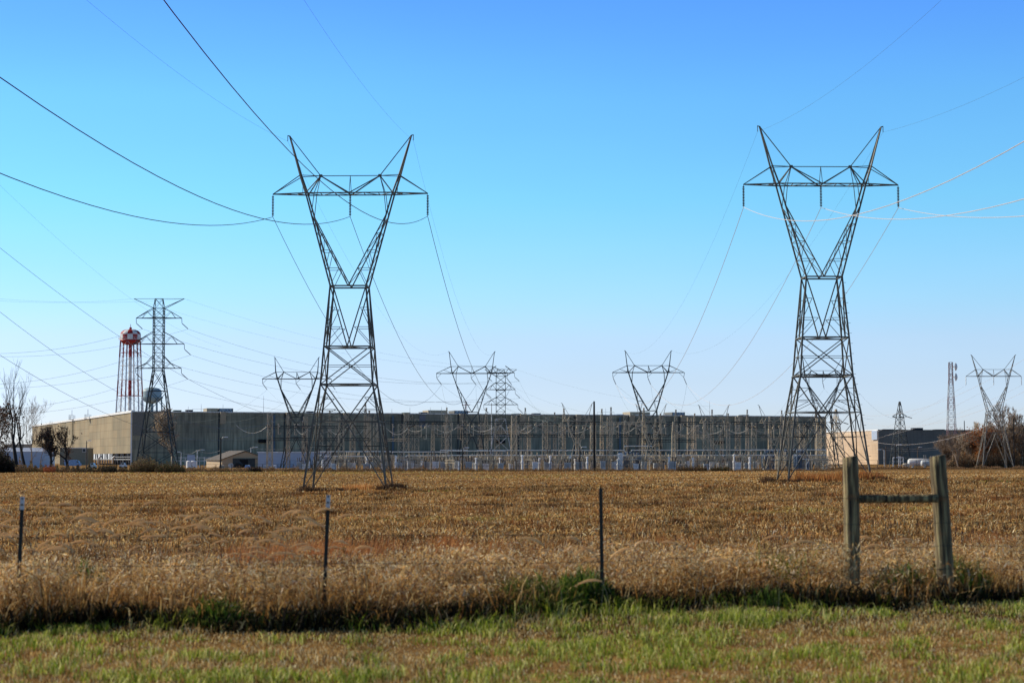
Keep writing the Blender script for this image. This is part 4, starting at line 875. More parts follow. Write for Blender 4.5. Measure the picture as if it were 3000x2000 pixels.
p2, _ = onfront(1237, .12); mb = MB(); mb.box((p2.x - base[0], p2.y - base[1], zr - gb - 3.4), (3.0, .3, 5.6), fang); mb.build('cladding_patch', mat('pale_patch_panel', (.19, .20, .22), .7), plant)
p2, _ = onfront(405, .12); mb = MB(); mb.box((p2.x - base[0], p2.y - base[1], zr - gb - 5.5), (4.6, .3, 10), fang); mb.build('cladding_patch', mat('pale_grey_panel', (.19, .18, .15), .7), plant)
# open steel undercroft on the sunny side
inn = Vector((abs(ld.y), -ld.x)).normalized()
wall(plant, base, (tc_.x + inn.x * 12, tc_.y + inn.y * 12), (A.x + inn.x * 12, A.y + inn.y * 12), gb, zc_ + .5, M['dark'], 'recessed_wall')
mb = MB(); n = 34
for i in range(n + 1):
    p = A.xy + ld * (tt * i / n)
    if i % 2 == 0:
        mbc = MB(); mbc.bar((p.x - base[0], p.y - base[1], 0), (p.x - base[0], p.y - base[1], zc_ - gb), .42); mbc.build('steel_column', M['undercroft'], plant)
    if i % 4 == 2 and i < n:
        a = p; b2 = A.xy + ld * (tt * (i + 1) / n)
        mb.bar((a.x - base[0], a.y - base[1], 0.3), (b2.x - base[0], b2.y - base[1], zc_ - gb), .3)
mb.bar((0, 0, 2.6), (ld.x * tt, ld.y * tt, 2.6), .45); mb.bar((-.4, 0, 3.7), (ld.x * tt * .5 - .4, ld.y * tt * .5, 3.7), .3)
mb.build('undercroft_bracing', M['undercroft'], plant)
for px, lb in ((1500 + F * A.x / A.y - 48, 0), (1500 + F * A.x / A.y - 90, 0)):
    p, _ = onleft(px, 1.2); mb = MB(); mb.tube([(p.x - base[0], p.y - base[1], z) for z in (0, 3.4)] + [(p.x - base[0] + 1.5, p.y - base[1] - 2.6, 4.0)], .45, 8); mb.build('vent_pipe', M['white'], plant, smooth=True)
# wall bracket platforms on the sunny side
for px, zz0 in ((264, zr - .5), (217, zr + .6)):
    p, _ = onleft(px, 1.0); mb = MB()
    mb.box((p.x - base[0], p.y - base[1], zz0 - gb), (2.6, 4.5, .3), 0)
    for dx in (-1.2, 1.2):
        for dy in (-2, 0, 2): mb.bar((p.x - base[0] + dx, p.y - base[1] + dy, zz0 - gb), (p.x - base[0] + dx, p.y - base[1] + dy, zz0 - gb + 2.2), .14)
    for h in (1.1, 2.2): mb.bar((p.x - base[0] - 1.2, p.y - base[1] - 2, zz0 - gb + h), (p.x - base[0] - 1.2, p.y - base[1] + 2, zz0 - gb + h), .14); mb.bar((p.x - base[0] + 1.2, p.y - base[1] - 2, zz0 - gb + h), (p.x - base[0] - 1.2, p.y - base[1] - 2, zz0 - gb + h), .14)
    mb.bar((p.x - base[0], p.y - base[1], zz0 - gb + 1), (p.x - base[0], p.y - base[1], zz0 - gb + 5), .2)
    mb.build('platform', M['galv'], plant)
p, _ = onleft(217, .6); mb = MB()
for s in (-.5, .5): mb.bar((p.x - base[0], p.y - base[1] + s * 2, 2), (p.x - base[0], p.y - base[1] + s * 2, zr - gb), .16)
for k in range(26): mb.bar((p.x - base[0], p.y - base[1] - 1, 2 + k * .82), (p.x - base[0], p.y - base[1] + 1, 2 + k * .82), .12)
mb.build('ladder', M['slate'], plant)
# roof penthouses (parts) and roof units (things)
def roofbox(px0, px1, py, m, name, label=None, back=9, depth=10, parent=None, louvre=False, cat='rooftop unit'):
    p0, _ = onfront(px0, -back); p1, _ = onfront(px1, -back); c = (p0 + p1) / 2; L = (p1 - p0).length; h = Z(py, c.y) - zr
    mb = MB()
    if parent is not None:
        mb.box((c.x - base[0] - fn.x * depth / 2, c.y - base[1] - fn.y * depth / 2, zr - gb - .2 + h / 2), (L, depth, h), fang); o = mb.build(name, m, parent)
        if louvre:
            f = MB(); cc = (c.x - base[0] + fn.x * .15, c.y - base[1] + fn.y * .15, zr - gb - .1 + h / 2)
            f.box(cc, (L * .84, .3, h * .72), fang); g = f.build('louvre_panel', mat('sky_tinted_louvre', (.30, .42, .55), .25), parent); g.parent = o
            g2 = MB()
            for k in range(9):
                t = (k / 8 - .5) * L * .8; x0 = cc[0] + fd.x * t + fn.x * .3; y0 = cc[1] + fd.y * t + fn.y * .3; t2 = ((k + 1) / 8 - .5) * L * .8
                x2 = cc[0] + fd.x * t2 + fn.x * .3; y2 = cc[1] + fd.y * t2 + fn.y * .3; s = 1 if k % 2 else -1
                if k < 8: g2.bar((x0, y0, cc[2] - s * h * .3), (x2, y2, cc[2] + s * h * .3), .14)
            g3 = g2.build('louvre_brace', M['slate'], o)
        return o
    b0 = (c.x, c.y, zr - .2); mb.box((0, depth / 2, h / 2 + .1), (L, depth, h)); mb.box((0, depth / 2, h + .15), (L * 1.06, depth * 1.04, .14))
    for k in range(5): mb.box((L * (k / 4 - .5) * .9, -.06, h * .5), (.1, .12, h * .7))
    o = mb.build(name, m, None, b0); o.rotation_euler = (0, 0, fang); return tag(o, label, cat, 'small units along the roof edge')
for a, b, y, lv_ in ((616, 648, 1194, 0), (651, 694, 1194.5, 1), (1270, 1326, 1200, 0), (1347, 1388, 1201, 1), (1866, 1925, 1205, 0), (1990, 2028, 1206, 1)):
    roofbox(a, b, y, M['beige'] if not lv_ else mat('penthouse_frame', (.16, .16, .15), .7), 'roof_penthouse', parent=plant, louvre=bool(lv_))
for a, b, y, mm, lb in ((514, 536, 1201, 'unit_green', 'green roof unit, leftmost on the long roof'), (551, 570, 1200, 'unit_dark', 'dark roof unit just right of the leftmost green unit'), (862, 883, 1205, 'unit_green', 'green roof unit behind the forked pylon on the left'), (906, 925, 1204, 'unit_dark', 'dark roof unit just left of the left large pylon legs'),
                       (1190, 1209, 1208, 'unit_green', 'green roof unit between the large left pylon and the middle penthouse'), (1240, 1260, 1207, 'unit_dark', 'dark roof unit touching the left side of the middle penthouse'), (1514, 1534, 1211, 'unit_green', 'green roof unit just right of the narrow middle pylon'), (1573, 1592, 1210, 'unit_dark', 'dark roof unit left of the small forked tower with pale horns'),
                       (1815, 1836, 1213, 'shed', 'pale roof unit left of the beige penthouse under the far pylon'), (2113, 2128, 1215, 'unit_green', 'green roof unit, rightmost green one on the long roof'), (2184, 2204, 1215, 'unit_dark', 'dark roof unit, rightmost on the long roof')):
    roofbox(a, b, y, M[mm], 'rooftop_unit', lb, back=4, depth=4)
for px, y, lb in ((555, 1190, 'above the leftmost dark unit'), (593, 1183, 'left of the leftmost penthouse'), (657, 1184, 'on the leftmost penthouse'), (776, 1159, 'left of the large left pylon'), (1153, 1197, 'right of the large left pylon'), (1206, 1193, 'beside the green unit left of the middle penthouse'), (1266, 1193, 'at the middle penthouse left edge'), (1299, 1191, 'on the middle penthouse'), (1781, 1196, 'between the twin spired columns'), (2086, 1174, 'on the right half of the long roof'), (109, 1228, 'at the far left roof end'), (321, 1200, 'near the left front corner')):
    p, _ = (onfront(px, -3) if px > 400 else onleft(px, -3)); mb = MB(); h = Z(y, p.y) - zr; mb.bar((0, 0, -.2), (0, 0, h), .16, .1)
    if px in (593, 1781): mb.bar((-4, 0, .2), (4, 0, .2), .1); mb.bar((-4, 0, 1.6), (4, 0, 1.6), .1); mb.bar((-4, 0, 0), (-4, 0, 1.6), .1); mb.bar((4, 0, 0), (4, 0, 1.6), .1)
    o = mb.build('roof_antenna', M['galv'], None, (p.x, p.y, zr)); tag(o, 'thin rod antenna on the long roof, ' + lb, 'antenna', 'rods on the long roof')

# annex below the sunny side
def shed(name, px0, px1, py_top, D, depth, m, label, cat='building', roofm=None, flat=True, win=None, rz=0., ridge=0.):
    a = X(px0, D); b = X(px1, D); c = (a + b) / 2; g = G(c, D); h = Z(py_top, D) - g; L = b - a
    t = thing(name, label, cat, (c, D, g), rz); mb = MB(); mb.box((0, depth / 2, h / 2 - .3), (L, depth, h + .6)); mb.build('wall', m, t)
    mb = MB()
    if ridge: mb.add([(-L / 2 - .3, -.3, h), (-L / 2 - .3, depth + .3, h), (L / 2 + .3, depth + .3, h), (L / 2 + .3, -.3, h), (-L / 2 - .3, depth / 2, h + ridge), (L / 2 + .3, depth / 2, h + ridge)], [(0, 3, 5, 4), (1, 4, 5, 2), (0, 4, 1), (3, 2, 5), (0, 1, 2, 3)])
    else: mb.box((0, depth / 2, h + .12), (L + .5, depth + .5, .24))
    mb.build('roof', roofm or M['white'], t)
    if win:
        for (x, z, ww, hh) in win:
            mb = MB(); mb.box((x, -.05, z), (ww, .12, hh)); f = mb.build('window', M['white'], t); mb = MB(); mb.box((x, -.12, z), (ww * .8, .06, hh * .78)); mb.build('pane', M['slate'], f)
    return t
shed('annex', 176, 257, 1312.5, 880, 12, mat('shaded_tan_annex', (.24, .23, .17), .8), 'flat roofed tan annex with one small window below the sunny wall', win=[(4.6, 6.6, 1.6, 1.7)])
shed('metal_shed', -60, 127, 1322, 560, 9, M['shed'], 'pale blue metal shed with low gabled roof behind the left bare trunks', roofm=mat('pale_shed_roof', (.42, .48, .60), .5), ridge=1.1)
shed('storage_shed', 132, 150, 1313, 700, 6, M['white'], 'narrow white building between the pale blue shed and the brown leaved oak')
shed('low_building', 10, 95, 1301, 1500, 10, M['beige'], 'very distant low beige building with stepped top left of the factory')
t = shed('control_house', 756, 960, 1325, 575, 10, M['shed'], 'long pale metal building behind the barn, left of the switchyard', roofm=M['cabinet_white'])
shed('container', 128, 152, 1357, 600, 3, mat('blue_container_paint', (.10, .22, .42), .5), 'small blue container between the shed and the brown oak', 'container')
# truck and car in front of the annex
def vehicle(px0, px1, D, label, cmat, cat, cab=True):
    a = X(px0, D); b = X(px1, D); c = (a + b) / 2; g = G(c, D); L = b - a
    t = thing('parked_' + cat, label, cat, (c, D, g)); mb = MB()
    pr = [(0, .45), (0, .95), (.06, 1.05), (.24, 1.08), (.34, 1.62), (.66, 1.62), (.82, 1.05), (.98, .95), (1, .45)] if cab else [(0, .5), (0, 2.4), (.72, 2.4), (.74, 2.2), (.86, 2.1), (.93, 1.4), (1, 1.3), (1, .5)]
    v = [(-L / 2 + L * x, y, z) for y in (-.9, .9) for x, z in pr]; n = len(pr)
    mb.add(v, [tuple(range(n)), tuple(range(2 * n - 1, n - 1, -1))] + [(i, i + n, (i + 1) % n + n, (i + 1) % n) for i in range(n)]); mb.build('body', cmat, t)
    mb = MB(); mb.box((L * (.0 if cab else .32), -.92, 1.33 if cab else 1.75), (L * (.3 if cab else .1), .05, .4)); mb.build('window', M['slate'], t)
    for x in (-.32, .32):
        for y in (-.85, .85):
            mb = MB(); mb.lathe([(.12, -.12), (.34, -.12), (.36, 0), (.34, .12), (.12, .12)], 14, (x * L, y, .36), (0, 1, 0)); mb.build('wheel', M['black'], t)
    return t
vehicle(190, 238, 640, 'pale blue long trailer truck parked in front of the tan annex', mat('pale_blue_paint', (.25, .4, .62), .4), 'truck', cab=False)
vehicle(262, 283, 520, 'silver car parked in front of the open steelwork under the factory', mat('silver_car_paint', (.45, .48, .5), .3, .6), 'car')
vehicle(352, 372, 540, 'white car parked left of the large roadside bush', M['white'], 'car')

# barn
def barn():
    D = 600; aL = X(587, D); x0 = X(651, D); x1 = X(793, D); g = G(aL, D); eave = Z(1345, D) - g; pk = Z(1322, D) - g; xc = X(719, D) - x0; W = x1 - x0
    t = thing('barn', 'tan metal gabled barn with brown roof and dark open sliding doors', 'barn', (x0, D, g))
    dep = 13; off = (aL - x0) * 1.02
    mb = MB(); sh = Vector((off, dep, 0))
    v = [Vector((0, 0, -.5)), Vector((W, 0, -.5)), Vector((W, 0, eave)), Vector((xc, 0, pk)), Vector((0, 0, eave))]; v2 = [p + sh for p in v]
    mb.add([*v, *v2], [(0, 1, 2, 3, 4), (9, 8, 7, 6, 5), (0, 4, 9, 5), (1, 6, 7, 2)]); mb.build('wall', M['tan_metal'], t)
    mb = MB(); e = .5
    a = Vector((-e, -e, eave - .25)); b = Vector((xc, -e, pk + .12)); c = Vector((W + e, -e, eave - .25)); d = Vector((off, dep + e, 0)); th = Vector((0, 0, .18))
    for p, q_ in ((a, b), (b, c)):
        mb.add([p, q_, q_ + d, p + d, p + th, q_ + th, q_ + d + th, p + d + th], [(3, 2, 1, 0), (4, 5, 6, 7), (0, 1, 5, 4), (1, 2, 6, 5), (2, 3, 7, 6), (3, 0, 4, 7)])
    mb.build('roof', M['brown_roof'], t)
    k = D / F
    mb = MB(); mb.box(((767 - 0) * 0 + X(715, D) - x0, -.12, (Z(1344, D) - g) / 2 + .1), (65 * k, .12, Z(1344, D) - g)); mb.build('sliding_door', M['slate'], t)
    mb = MB(); mb.box((X(715, D) - x0, -.22, (Z(1345, D) - g) / 2), (24 * k, .14, Z(1345, D) - g - .1)); mb.build('doorway', M['dark'], t)
    mb = MB(); mb.bar((X(683, D) - x0, -.3, Z(1343, D) - g), (X(756, D) - x0, -.3, Z(1343, D) - g), .18); mb.build('door_rail', M['slate'], t)
barn()
# yard clutter in front of the barn
for i, (px, r, w_, lb) in enumerate(((697, .75, .7, 'large dark cable drum standing left of the barn doorway'), (702, .9, .6, 'wide cable drum directly before the barn door'), (677, .7, .8, 'pale cable drum leaning by the left barn door edge'))):
    D = 560 + i; x = X(px, D); g = G(x, D); mb = MB(); mb.lathe([(.1, -w_ / 2), (r, -w_ / 2), (r, -w_ / 2 + .08), (r * .5, -w_ / 2 + .1), (r * .5, w_ / 2 - .1), (r, w_ / 2 - .08), (r, w_ / 2), (.1, w_ / 2)], 18, (0, 0, r), (.3, 1, 0))
    tag(mb.build('cable_drum', M[('black', 'slate', 'galv')[i]], None, (x, D, g)), lb, 'cable drum', 'cable drums by the barn')
for i, (px, c, lb) in enumerate(((726, (.3, .5, .8), 'blue tarpaulin covered bundle right of the barn doorway'), (780, (.5, .55, .6), 'grey bundle under the right barn eave'), (803, (.75, .75, .75), 'white tank trailer right of the barn'), (651, (.5, .42, .3), 'tan crate by the black pole in front of the barn'))):
    D = 560; x = X(px, D); g = G(x, D); mb = MB(); mb.add([(-.9, -.6, 0), (.9, -.6, 0), (.9, .6, 0), (-.9, .6, 0), (-.6, -.4, .95), (.7, -.35, .8), (.5, .4, .9), (-.7, .4, .8)], [(3, 2, 1, 0), (4, 5, 6, 7), (0, 1, 5, 4), (1, 2, 6, 5), (2, 3, 7, 6), (3, 0, 4, 7)])
    tag(mb.build('covered_bundle', mat('bundle_cover', c, .6), None, (x, D, g)), lb, 'bundle')

# right hand building
A2 = P(2573, 1259.7, 1053); L2 = P(2420, 1265.8, 1135); fd2 = Vector((.985, .17)).normalized(); B2 = A2.xy + fd2 * 150; z2 = A2.z; b2 = (A2.x, A2.y, gb)
bl2 = thing('factory_building', 'second large building on the right with sunlit tan end and slate grey front', 'factory', b2)
wall(bl2, b2, A2.xy, B2, gb, z2, M['clad_front2']); wall(bl2, b2, (L2.x - 10, L2.y + 60), A2.xy, gb, z2, M['clad_side2'])
fbar('parapet_cap', (L2.x - 10, L2.y + 60, z2 + .1), (A2.x, A2.y, z2 + .1), .6, M['white'], bl2, b2); fbar('parapet_cap', (A2.x, A2.y, z2 + .1), (B2.x, B2.y, z2 + .1), .4, M['unit_dark'], bl2, b2)
fbar('corner_trim', (A2.x - .1, A2.y - .1, gb), (A2.x - .1, A2.y - .1, z2), .6, mat('pale_trim', (.55, .45, .33)), bl2, b2)
mb = MB(); e2 = Vector((L2.x - A2.x, L2.y - A2.y)).normalized(); mb.box((e2.x * 4 - .5, e2.y * 4, z2 - gb - 2.6), (8 * 1, .5, 4.8), math.atan2(-e2.y, -e2.x)); mb.build('cladding_patch', M['shed'], bl2)
mb = MB(); qq = [Vector((0, 0)), B2 - A2.xy, B2 - A2.xy + Vector((-10, 110)), Vector((-14, 120))]; mb.add([(p.x + .3, p.y + .3, z2 - gb - .4) for p in qq] + [(p.x + .3, p.y + .3, z2 - gb - .9) for p in qq], [(0, 1, 2, 3), (7, 6, 5, 4), (0, 4, 5, 1), (1, 5, 6, 2), (2, 6, 7, 3), (3, 7, 4, 0)]); mb.build('roof', M['slate'], bl2)
for px0, px1, y, lb in ((2592, 2621, 1256, 'long low dark roof unit, leftmost on the slate building'), (2677, 2707, 1252, 'tall ribbed dark roof unit, middle one on the slate building'), (2742, 2770, 1256.5, 'low dark roof unit left of the dish mast on the slate building'), (2984, 3012, 1252, 'dark roof unit at the right edge of the slate building')):
    k = 1075 / F; h = Z(y, 1075) - z2; mb = MB(); L = (px1 - px0) * k; mb.box((0, 0, h / 2), (L, 6, h)); 
    for j in range(8): mb.box((L * (j / 7 - .5) * .94, -3.1, h * .5), (.2, .2, h * .8))
    mb.box((0, 0, h), (L * 1.03, 6.4, .2)); tag(mb.build('rooftop_unit', M['unit_dark'], None, (X((px0 + px1) / 2, 1075), 1080, z2 - .2)), lb, 'rooftop unit', 'roof units of the slate building')

# ------------------------------------------------------------------ water towers
def checker():
    D = 1380; x = X(378.8, D); g = CZ - 2.6; k = D / F; q = lambda y: Z(y, D) - g
    t = thing('water_tower', 'tall red and white water tower with chequered tank', 'water tower', (x, D, g))
    n = 48; R0 = 30 * k; zt, z1, z2_, zb = q(963.6), q(979), q(995), q(1011)
    mb = MB(); prof = [(R0, z2_), (R0, z1)] + [(R0 * math.cos(a), z1 + (zt - z1) * math.sin(a)) for a in [R(v) for v in (15, 30, 45, 60, 75, 87)]]
    o = 0
    for r, z in prof:
        for j in range(n): a = 2 * math.pi * (j + .5) / n - .18; mb.v.append((r * math.cos(a), r * math.sin(a), z))
    for i in range(len(prof) - 1):
        for j in range(n):
            a = i * n + j; b = i * n + (j + 1) % n; mb.f.append((a, b, b + n, a + n)); c = (j // 4) % 2; mb.mi.append(c if i == 0 else 1 - c)
    mb.build('tank_shell', [M['red'], M['white']], t, smooth=False)
    mb = MB(); mb.lathe([(R0, z2_)] + [(R0 * math.cos(a), z2_ - (z2_ - zb) * math.sin(a)) for a in [R(v) for v in (20, 40, 60, 75, 88)]], 32); mb.build('tank_bowl', M['red'], t, smooth=True)
    mb = MB(); mb.lathe([(.9, zt - .3), (.9, zt + 1), (.2, zt + 1.4), (.15, zt + 3.4)], 8); mb.build('roof_vent', M['red'], t)
    mb = MB(); zz1 = z2_ + .2
    for j in range(24):
        a = 2 * math.pi * j / 24; a2 = a + 2 * math.pi / 24; r = R0 + 1.0; mb.bar((r * math.cos(a), r * math.sin(a), zz1), (r * math.cos(a), r * math.sin(a), zz1 + 1.2), .12); mb.bar((r * math.cos(a), r * math.sin(a), zz1 + 1.2), (r * math.cos(a2), r * math.sin(a2), zz1 + 1.2), .12); mb.bar((r * math.cos(a), r * math.sin(a), zz1), (r * math.cos(a2), r * math.sin(a2), zz1), .25)
    mb.build('walkway', M['white'], t)
    rt, rb = 29 * k, 47 * k; top = q(998); cuts = [(top, q(1046), 'red'), (q(1046), q(1114), 'white'), (q(1114), q(1160), 'red'), (q(1160), 0, 'white')]
    rz = lambda z: lerp(rb, rt, z / top); ang = [R(22 + 60 * j) for j in range(6)]
    for a in ang:
        mb = MB()
        for c0, c1, cc in cuts: mb.k = 0 if cc == 'red' else 1; mb.bar((rz(c0) * math.cos(a), rz(c0) * math.sin(a), c0), (rz(c1) * math.cos(a), rz(c1) * math.sin(a), c1), .78)
        mb.build('leg', [M['red'], M['white']], t)
    mb = MB()
    for c0, c1, cc in [(zb + 1, q(1046), 'red')] + cuts[1:]: mb.k = 0 if cc == 'red' else 1; mb.lathe([(1.2, c1), (1.2, c0)], 14)
    mb.build('riser_pipe', [M['red'], M['white']], t)
    mb = MB(); lev = [q(1033), q(1071), q(1112), q(1159), q(1206), 3]; colr = [0, 1, 1, 0, 1, 1]
    for i, z in enumerate(lev):
        mb.k = colr[i]
        for j in range(6):
            a, b = ang[j], ang[(j + 1) % 6]; mb.bar((rz(z) * math.cos(a), rz(z) * math.sin(a), z), (rz(z) * math.cos(b), rz(z) * math.sin(b), z), .3)
            zt_ = lev[i - 1] if i else top; mb.k = 1
            mb.bar((rz(z) * math.cos(a), rz(z) * math.sin(a), z), (rz(zt_) * math.cos(b), rz(zt_) * math.sin(b), zt_), .13); mb.bar((rz(z) * math.cos(b), rz(z) * math.sin(b), z), (rz(zt_) * math.cos(a), rz(zt_) * math.sin(a), zt_), .13); mb.k = colr[i]
    mb.build('leg_bracing', [M['red'], M['white']], t)
checker()
def paletank():
    D = 1400; x = X(443.5, D); g = CZ - 2.6; k = D / F; q = lambda y: Z(y, D) - g
    t = thing('water_tower', 'pale green rounded water tank behind the narrow three armed pylon', 'water tower', (x, D, g)); R0 = 28.5 * k; z1, z0, zt, zb = q(1147), q(1164), q(1134), q(1182)
    mb = MB(); mb.lathe([(.5, zb)] + [(R0 * math.sin(a), z0 - (z0 - zb) * math.cos(a)) for a in [R(v) for v in (15, 30, 50, 70, 85)]] + [(R0, z0), (R0, z1)] + [(R0 * math.cos(a), z1 + (zt - z1) * math.sin(a)) for a in [R(v) for v in (15, 30, 45, 60, 75, 87)]], 36); mb.build('tank', M['palegreen'], t, smooth=True)
    mb = MB(); mb.lathe([(R0 + .1, z0 - .6), (R0 + .9, z0 - .6), (R0 + .9, z0 + .5), (R0 + .1, z0 + .5)], 36); mb.build('walkway', M['palegreen'], t)
    for j in range(6):
        a = R(12 + 60 * j); mb = MB(); mb.bar((R0 * .97 * math.cos(a), R0 * .97 * math.sin(a), z0), (R0 * 1.25 * math.cos(a), R0 * 1.25 * math.sin(a), 0), .9); mb.build('leg', M['palegreen'], t)
    mb = MB(); mb.lathe([(1.2, 0), (1.2, zb + .5)], 12); mb.build('riser_pipe', M['palegreen'], t)
paletank()

# ------------------------------------------------------------------ switchyard
def mast_mesh(H, spire):
    mb = MB(); hb = .42 if spire else .62
    if spire: pts = [(-.2, hb, hb), (H * .76, hb * .8, hb * .8), (H, .07, .07)]
    else: pts = [(-.2, hb, hb), (H, hb * .85, hb * .85)]
    lattice_mast(mb, subdivide_rings(pts, 1.15 if spire else 1.9), .12 if spire else .11, .07)
    if spire: mb.box((0, 0, H), (.4, .4, .25))
    return mb
cols = [(791, 1210, 0), (895, 1220, 0), (966, 1204, 1), (1000, 1222, 0), (1071, 1180, 1), (1082, 1204, 1), (1101, 1222, 0), (1191, 1210, 0), (1203, 1215, 0), (1300, 1205, 0), (1309, 1195, 1), (1407, 1216, 0), (1425, 1196, 1), (1506, 1218, 0), (1520, 1216, 0), (1539, 1196, 1), (1605, 1221, 0),
        (1625, 1209, 1), (1652, 1198, 1), (1733, 1222, 0), (1763, 1199, 1), (1790, 1194, 1), (1833, 1217, 0), (1886, 1196, 1), (1935, 1212, 1), (1980, 1201, 1), (2035, 1212, 1), (2086, 1201, 1), (2133, 1212, 1), (2161, 1221, 0), (2189, 1201, 1), (2290, 1203, 1), (2330, 1222, 0), (2392, 1209, 1), (2412, 1225, 0)]
nf = len(cols)
cols += [(int(p), 1222 + (i * 7 % 5) * 5, i % 3 == 0) for i, p in enumerate(np.arange(845, 2410, 47))]
cols.sort()
H0 = 13.6
prot = {}
for i, (px, py, sp) in enumerate(cols):
    D = 440 + (i * 37 % 7) * 13; p = P(px, py, D); sp = 1 if sp else 0; g = G(p.x, D); H = p.z - g
    lb = f'{"spire topped" if sp else "flat topped"} tan lattice mast in the switchyard, {side(i, len(cols))} of the row'
    if sp not in prot:
        o = mast_mesh(H0, sp).build('lattice_mast', M['lattice']); prot[sp] = o
    else: o = prot[sp].copy(); col.objects.link(o)
    o.location = (p.x, D, g); o.scale = (1, 1, H / H0); o.rotation_euler = (0, 0, rnd.uniform(-.1, .1)); tag(o, lb, 'lattice mast', 'lattice masts of the switchyard')
def beam(x0, x1, py, D, label, m='beam', w_=.16):
    a = P(x0, py, D); b = P(x1, py, D); c = (a + b) / 2; L = (b - a).length; mb = MB(); n = max(2, int(L / 1.2))
    for y in (-.35, .35): mb.bar((-L / 2, y, .0), (L / 2, y, .0), w_)
    mb.bar((-L / 2, 0, -.5), (L / 2, 0, -.5), w_ * .8)
    for k in range(n):
        s = .35 if k % 2 else -.35; q0 = -L / 2 + L * k / n; q1 = q0 + L / n; mb.bar((q0, s, 0), (q1, -s, 0), .06); mb.bar((q0, s, 0), (q0 + L / n / 2, 0, -.5), .06); mb.bar((q0 + L / n / 2, 0, -.5), (q1, -s, 0), .06)
    return tag(mb.build('gantry_truss', M[m], None, c), label, 'gantry truss', 'trusses between the lattice masts')
segs = [(780, 966, 1248), (966, 1082, 1248), (780, 966, 1283), (966, 1082, 1283), (1080, 1300, 1234), (1101, 1191, 1285)]
bx = [1191, 1309, 1425, 1539, 1652, 1763, 1886, 1980, 2086, 2189, 2290, 2412]
for a, b in zip(bx[:-1], bx[1:]): segs += [(a, b, 1236), (a, b, 1273)]
segs += [(2189, 2290, 1246), (2290, 2412, 1246), (2230, 2330, 1281), (1425, 1539, 1262), (1886, 2035, 1288)]
srt = sorted(segs, key=lambda s: (s[0], s[2]))
for i, (a, b, y) in enumerate(srt):
    lbl = f'{"upper" if y < 1255 else "lower"} dark horizontal lattice truss, {side(i, len(srt))} in the switchyard'
    beam(a, b, y, 452 + (i % 3) * 8, lbl, 'lattice' if i % 6 == 5 else 'beam')
# hanging switch poles between the beams
mb = MB(); mb.box((0, 0, -1.55), (.22, .2, 3.1)); mb.box((.25, 0, -3.1), (.75, .2, .14)); mb.box((.55, 0, -2.85), (.14, .16, .5)); mb.box((-.02, 0, -.1), (.5, .3, .16)); mb.lathe([(.05, -1.0), (.15, -.95), (.15, -.6), (.05, -.55)], 6, (.25, 0, 0))
sw = mb.build('disconnect_switch', M['lattice']); first = True
spx = [p for p in range(1218, 2400, 17)] + [815, 860, 935, 1030, 1110, 1150]; spx.sort()
for i, px in enumerate(spx):
    D = 450 + (i * 7 % 4) * 9; px += rnd.uniform(-6, 6); p = P(px, 1238 + rnd.uniform(-2, 6), D)
    o = sw if first else sw.copy()
    if not first: col.objects.link(o)
    first = False; o.location = p; o.rotation_euler = (0, 0, rnd.choice([0, math.pi])); o.scale = (1, 1, rnd.uniform(.8, 1.15))
    if i % 3 == 0: o.scale.z *= .7
    tag(o, f'tan vertical switch pole hanging between the upper beams, {side(i, len(spx))} in the switchyard', 'switch', 'switch poles hanging between the beams')
# strain insulators and drooping strain bus
mb = MB(); insulator(mb, (0, 0, 0), (1.7, 0, -.75), 8, .16); si = [mb.build('strain_insulator', M['porcelain_grey'])]
mb = MB(); insulator(mb, (0, 0, 0), (1.7, 0, -.75), 8, .2); si.append(mb.build('strain_insulator', M['porcelain']))
used = [False, False]; dpx = [803, 870, 925, 1000, 1040, 1108, 1217, 1245, 1271, 1340, 1358, 1388, 1470, 1500, 1560, 1571, 1588, 1628, 1680, 1705, 1752, 1846, 1880, 1905, 1970, 2000, 2052, 2100, 2150, 2175, 2215, 2260, 2310, 2350]
for i, px in enumerate(dpx):
    k = 1 if i % 3 == 0 or px > 1600 and i % 2 else 0; D = 451 + (i % 3) * 8; p = P(px, 1240 + (i % 4) * 2, D); o = si[k] if not used[k] else si[k].copy()
    if used[k]: col.objects.link(o)
    used[k] = True; o.location = p; s = 1 if i % 2 else -1; o.rotation_euler = (0, 0, 0 if s > 0 else math.pi)
    tag(o, f'{"dark" if k else "pale grey"} strain insulator under the upper beam, {side(i, len(dpx))} in the switchyard', 'insulator', 'strain insulators under the beams')
    e = p + Vector((s * 1.7, 0, -.75)); f = P(px + s * rnd.uniform(55, 120), 1245 + rnd.uniform(-2, 14), D + 3)
    wire('strain_bus', par(e, f, rnd.uniform(.9, 1.7), 12), .035, 'galv', f'drooping cable of the {side(i, len(dpx))} strain insulator in the switchyard', 'drooping cables of the switchyard')
# tubular bus rows
buses = [(930, 1145, 1322, 446), (950, 1110, 1336, 446), (1150, 1310, 1323, 446), (1190, 1315, 1334, 448), (1290, 1370, 1318, 452), (1310, 1480, 1320, 446), (1300, 1490, 1333, 446), (1400, 1660, 1318.5, 450), (1490, 1700, 1333, 446), (1640, 1830, 1318.5, 446), (1700, 1840, 1333, 446), (1830, 1910, 1306, 450), (1850, 2060, 1318, 446), (1860, 2120, 1333, 448), (2030, 2240, 1317.5, 446), (2110, 2420, 1332.5, 450), (2200, 2420, 1317, 450)]
for i, (a, b, y, D) in enumerate(buses):
    p, q_ = P(a, y, D), P(b, y, D); mb = MB(); mb.tube([p + Vector((0, 0, -.25)), p, (p + q_) / 2, q_, q_ + Vector((0, 0, -.25))], .12, 6)
    tag(mb.build('bus_pipe', M['pipe']), f'{"upper" if y < 1326 else "lower"} pale horizontal bus pipe, {side(i, len(buses))} in the switchyard', 'bus pipe', 'tubular bus pipes')
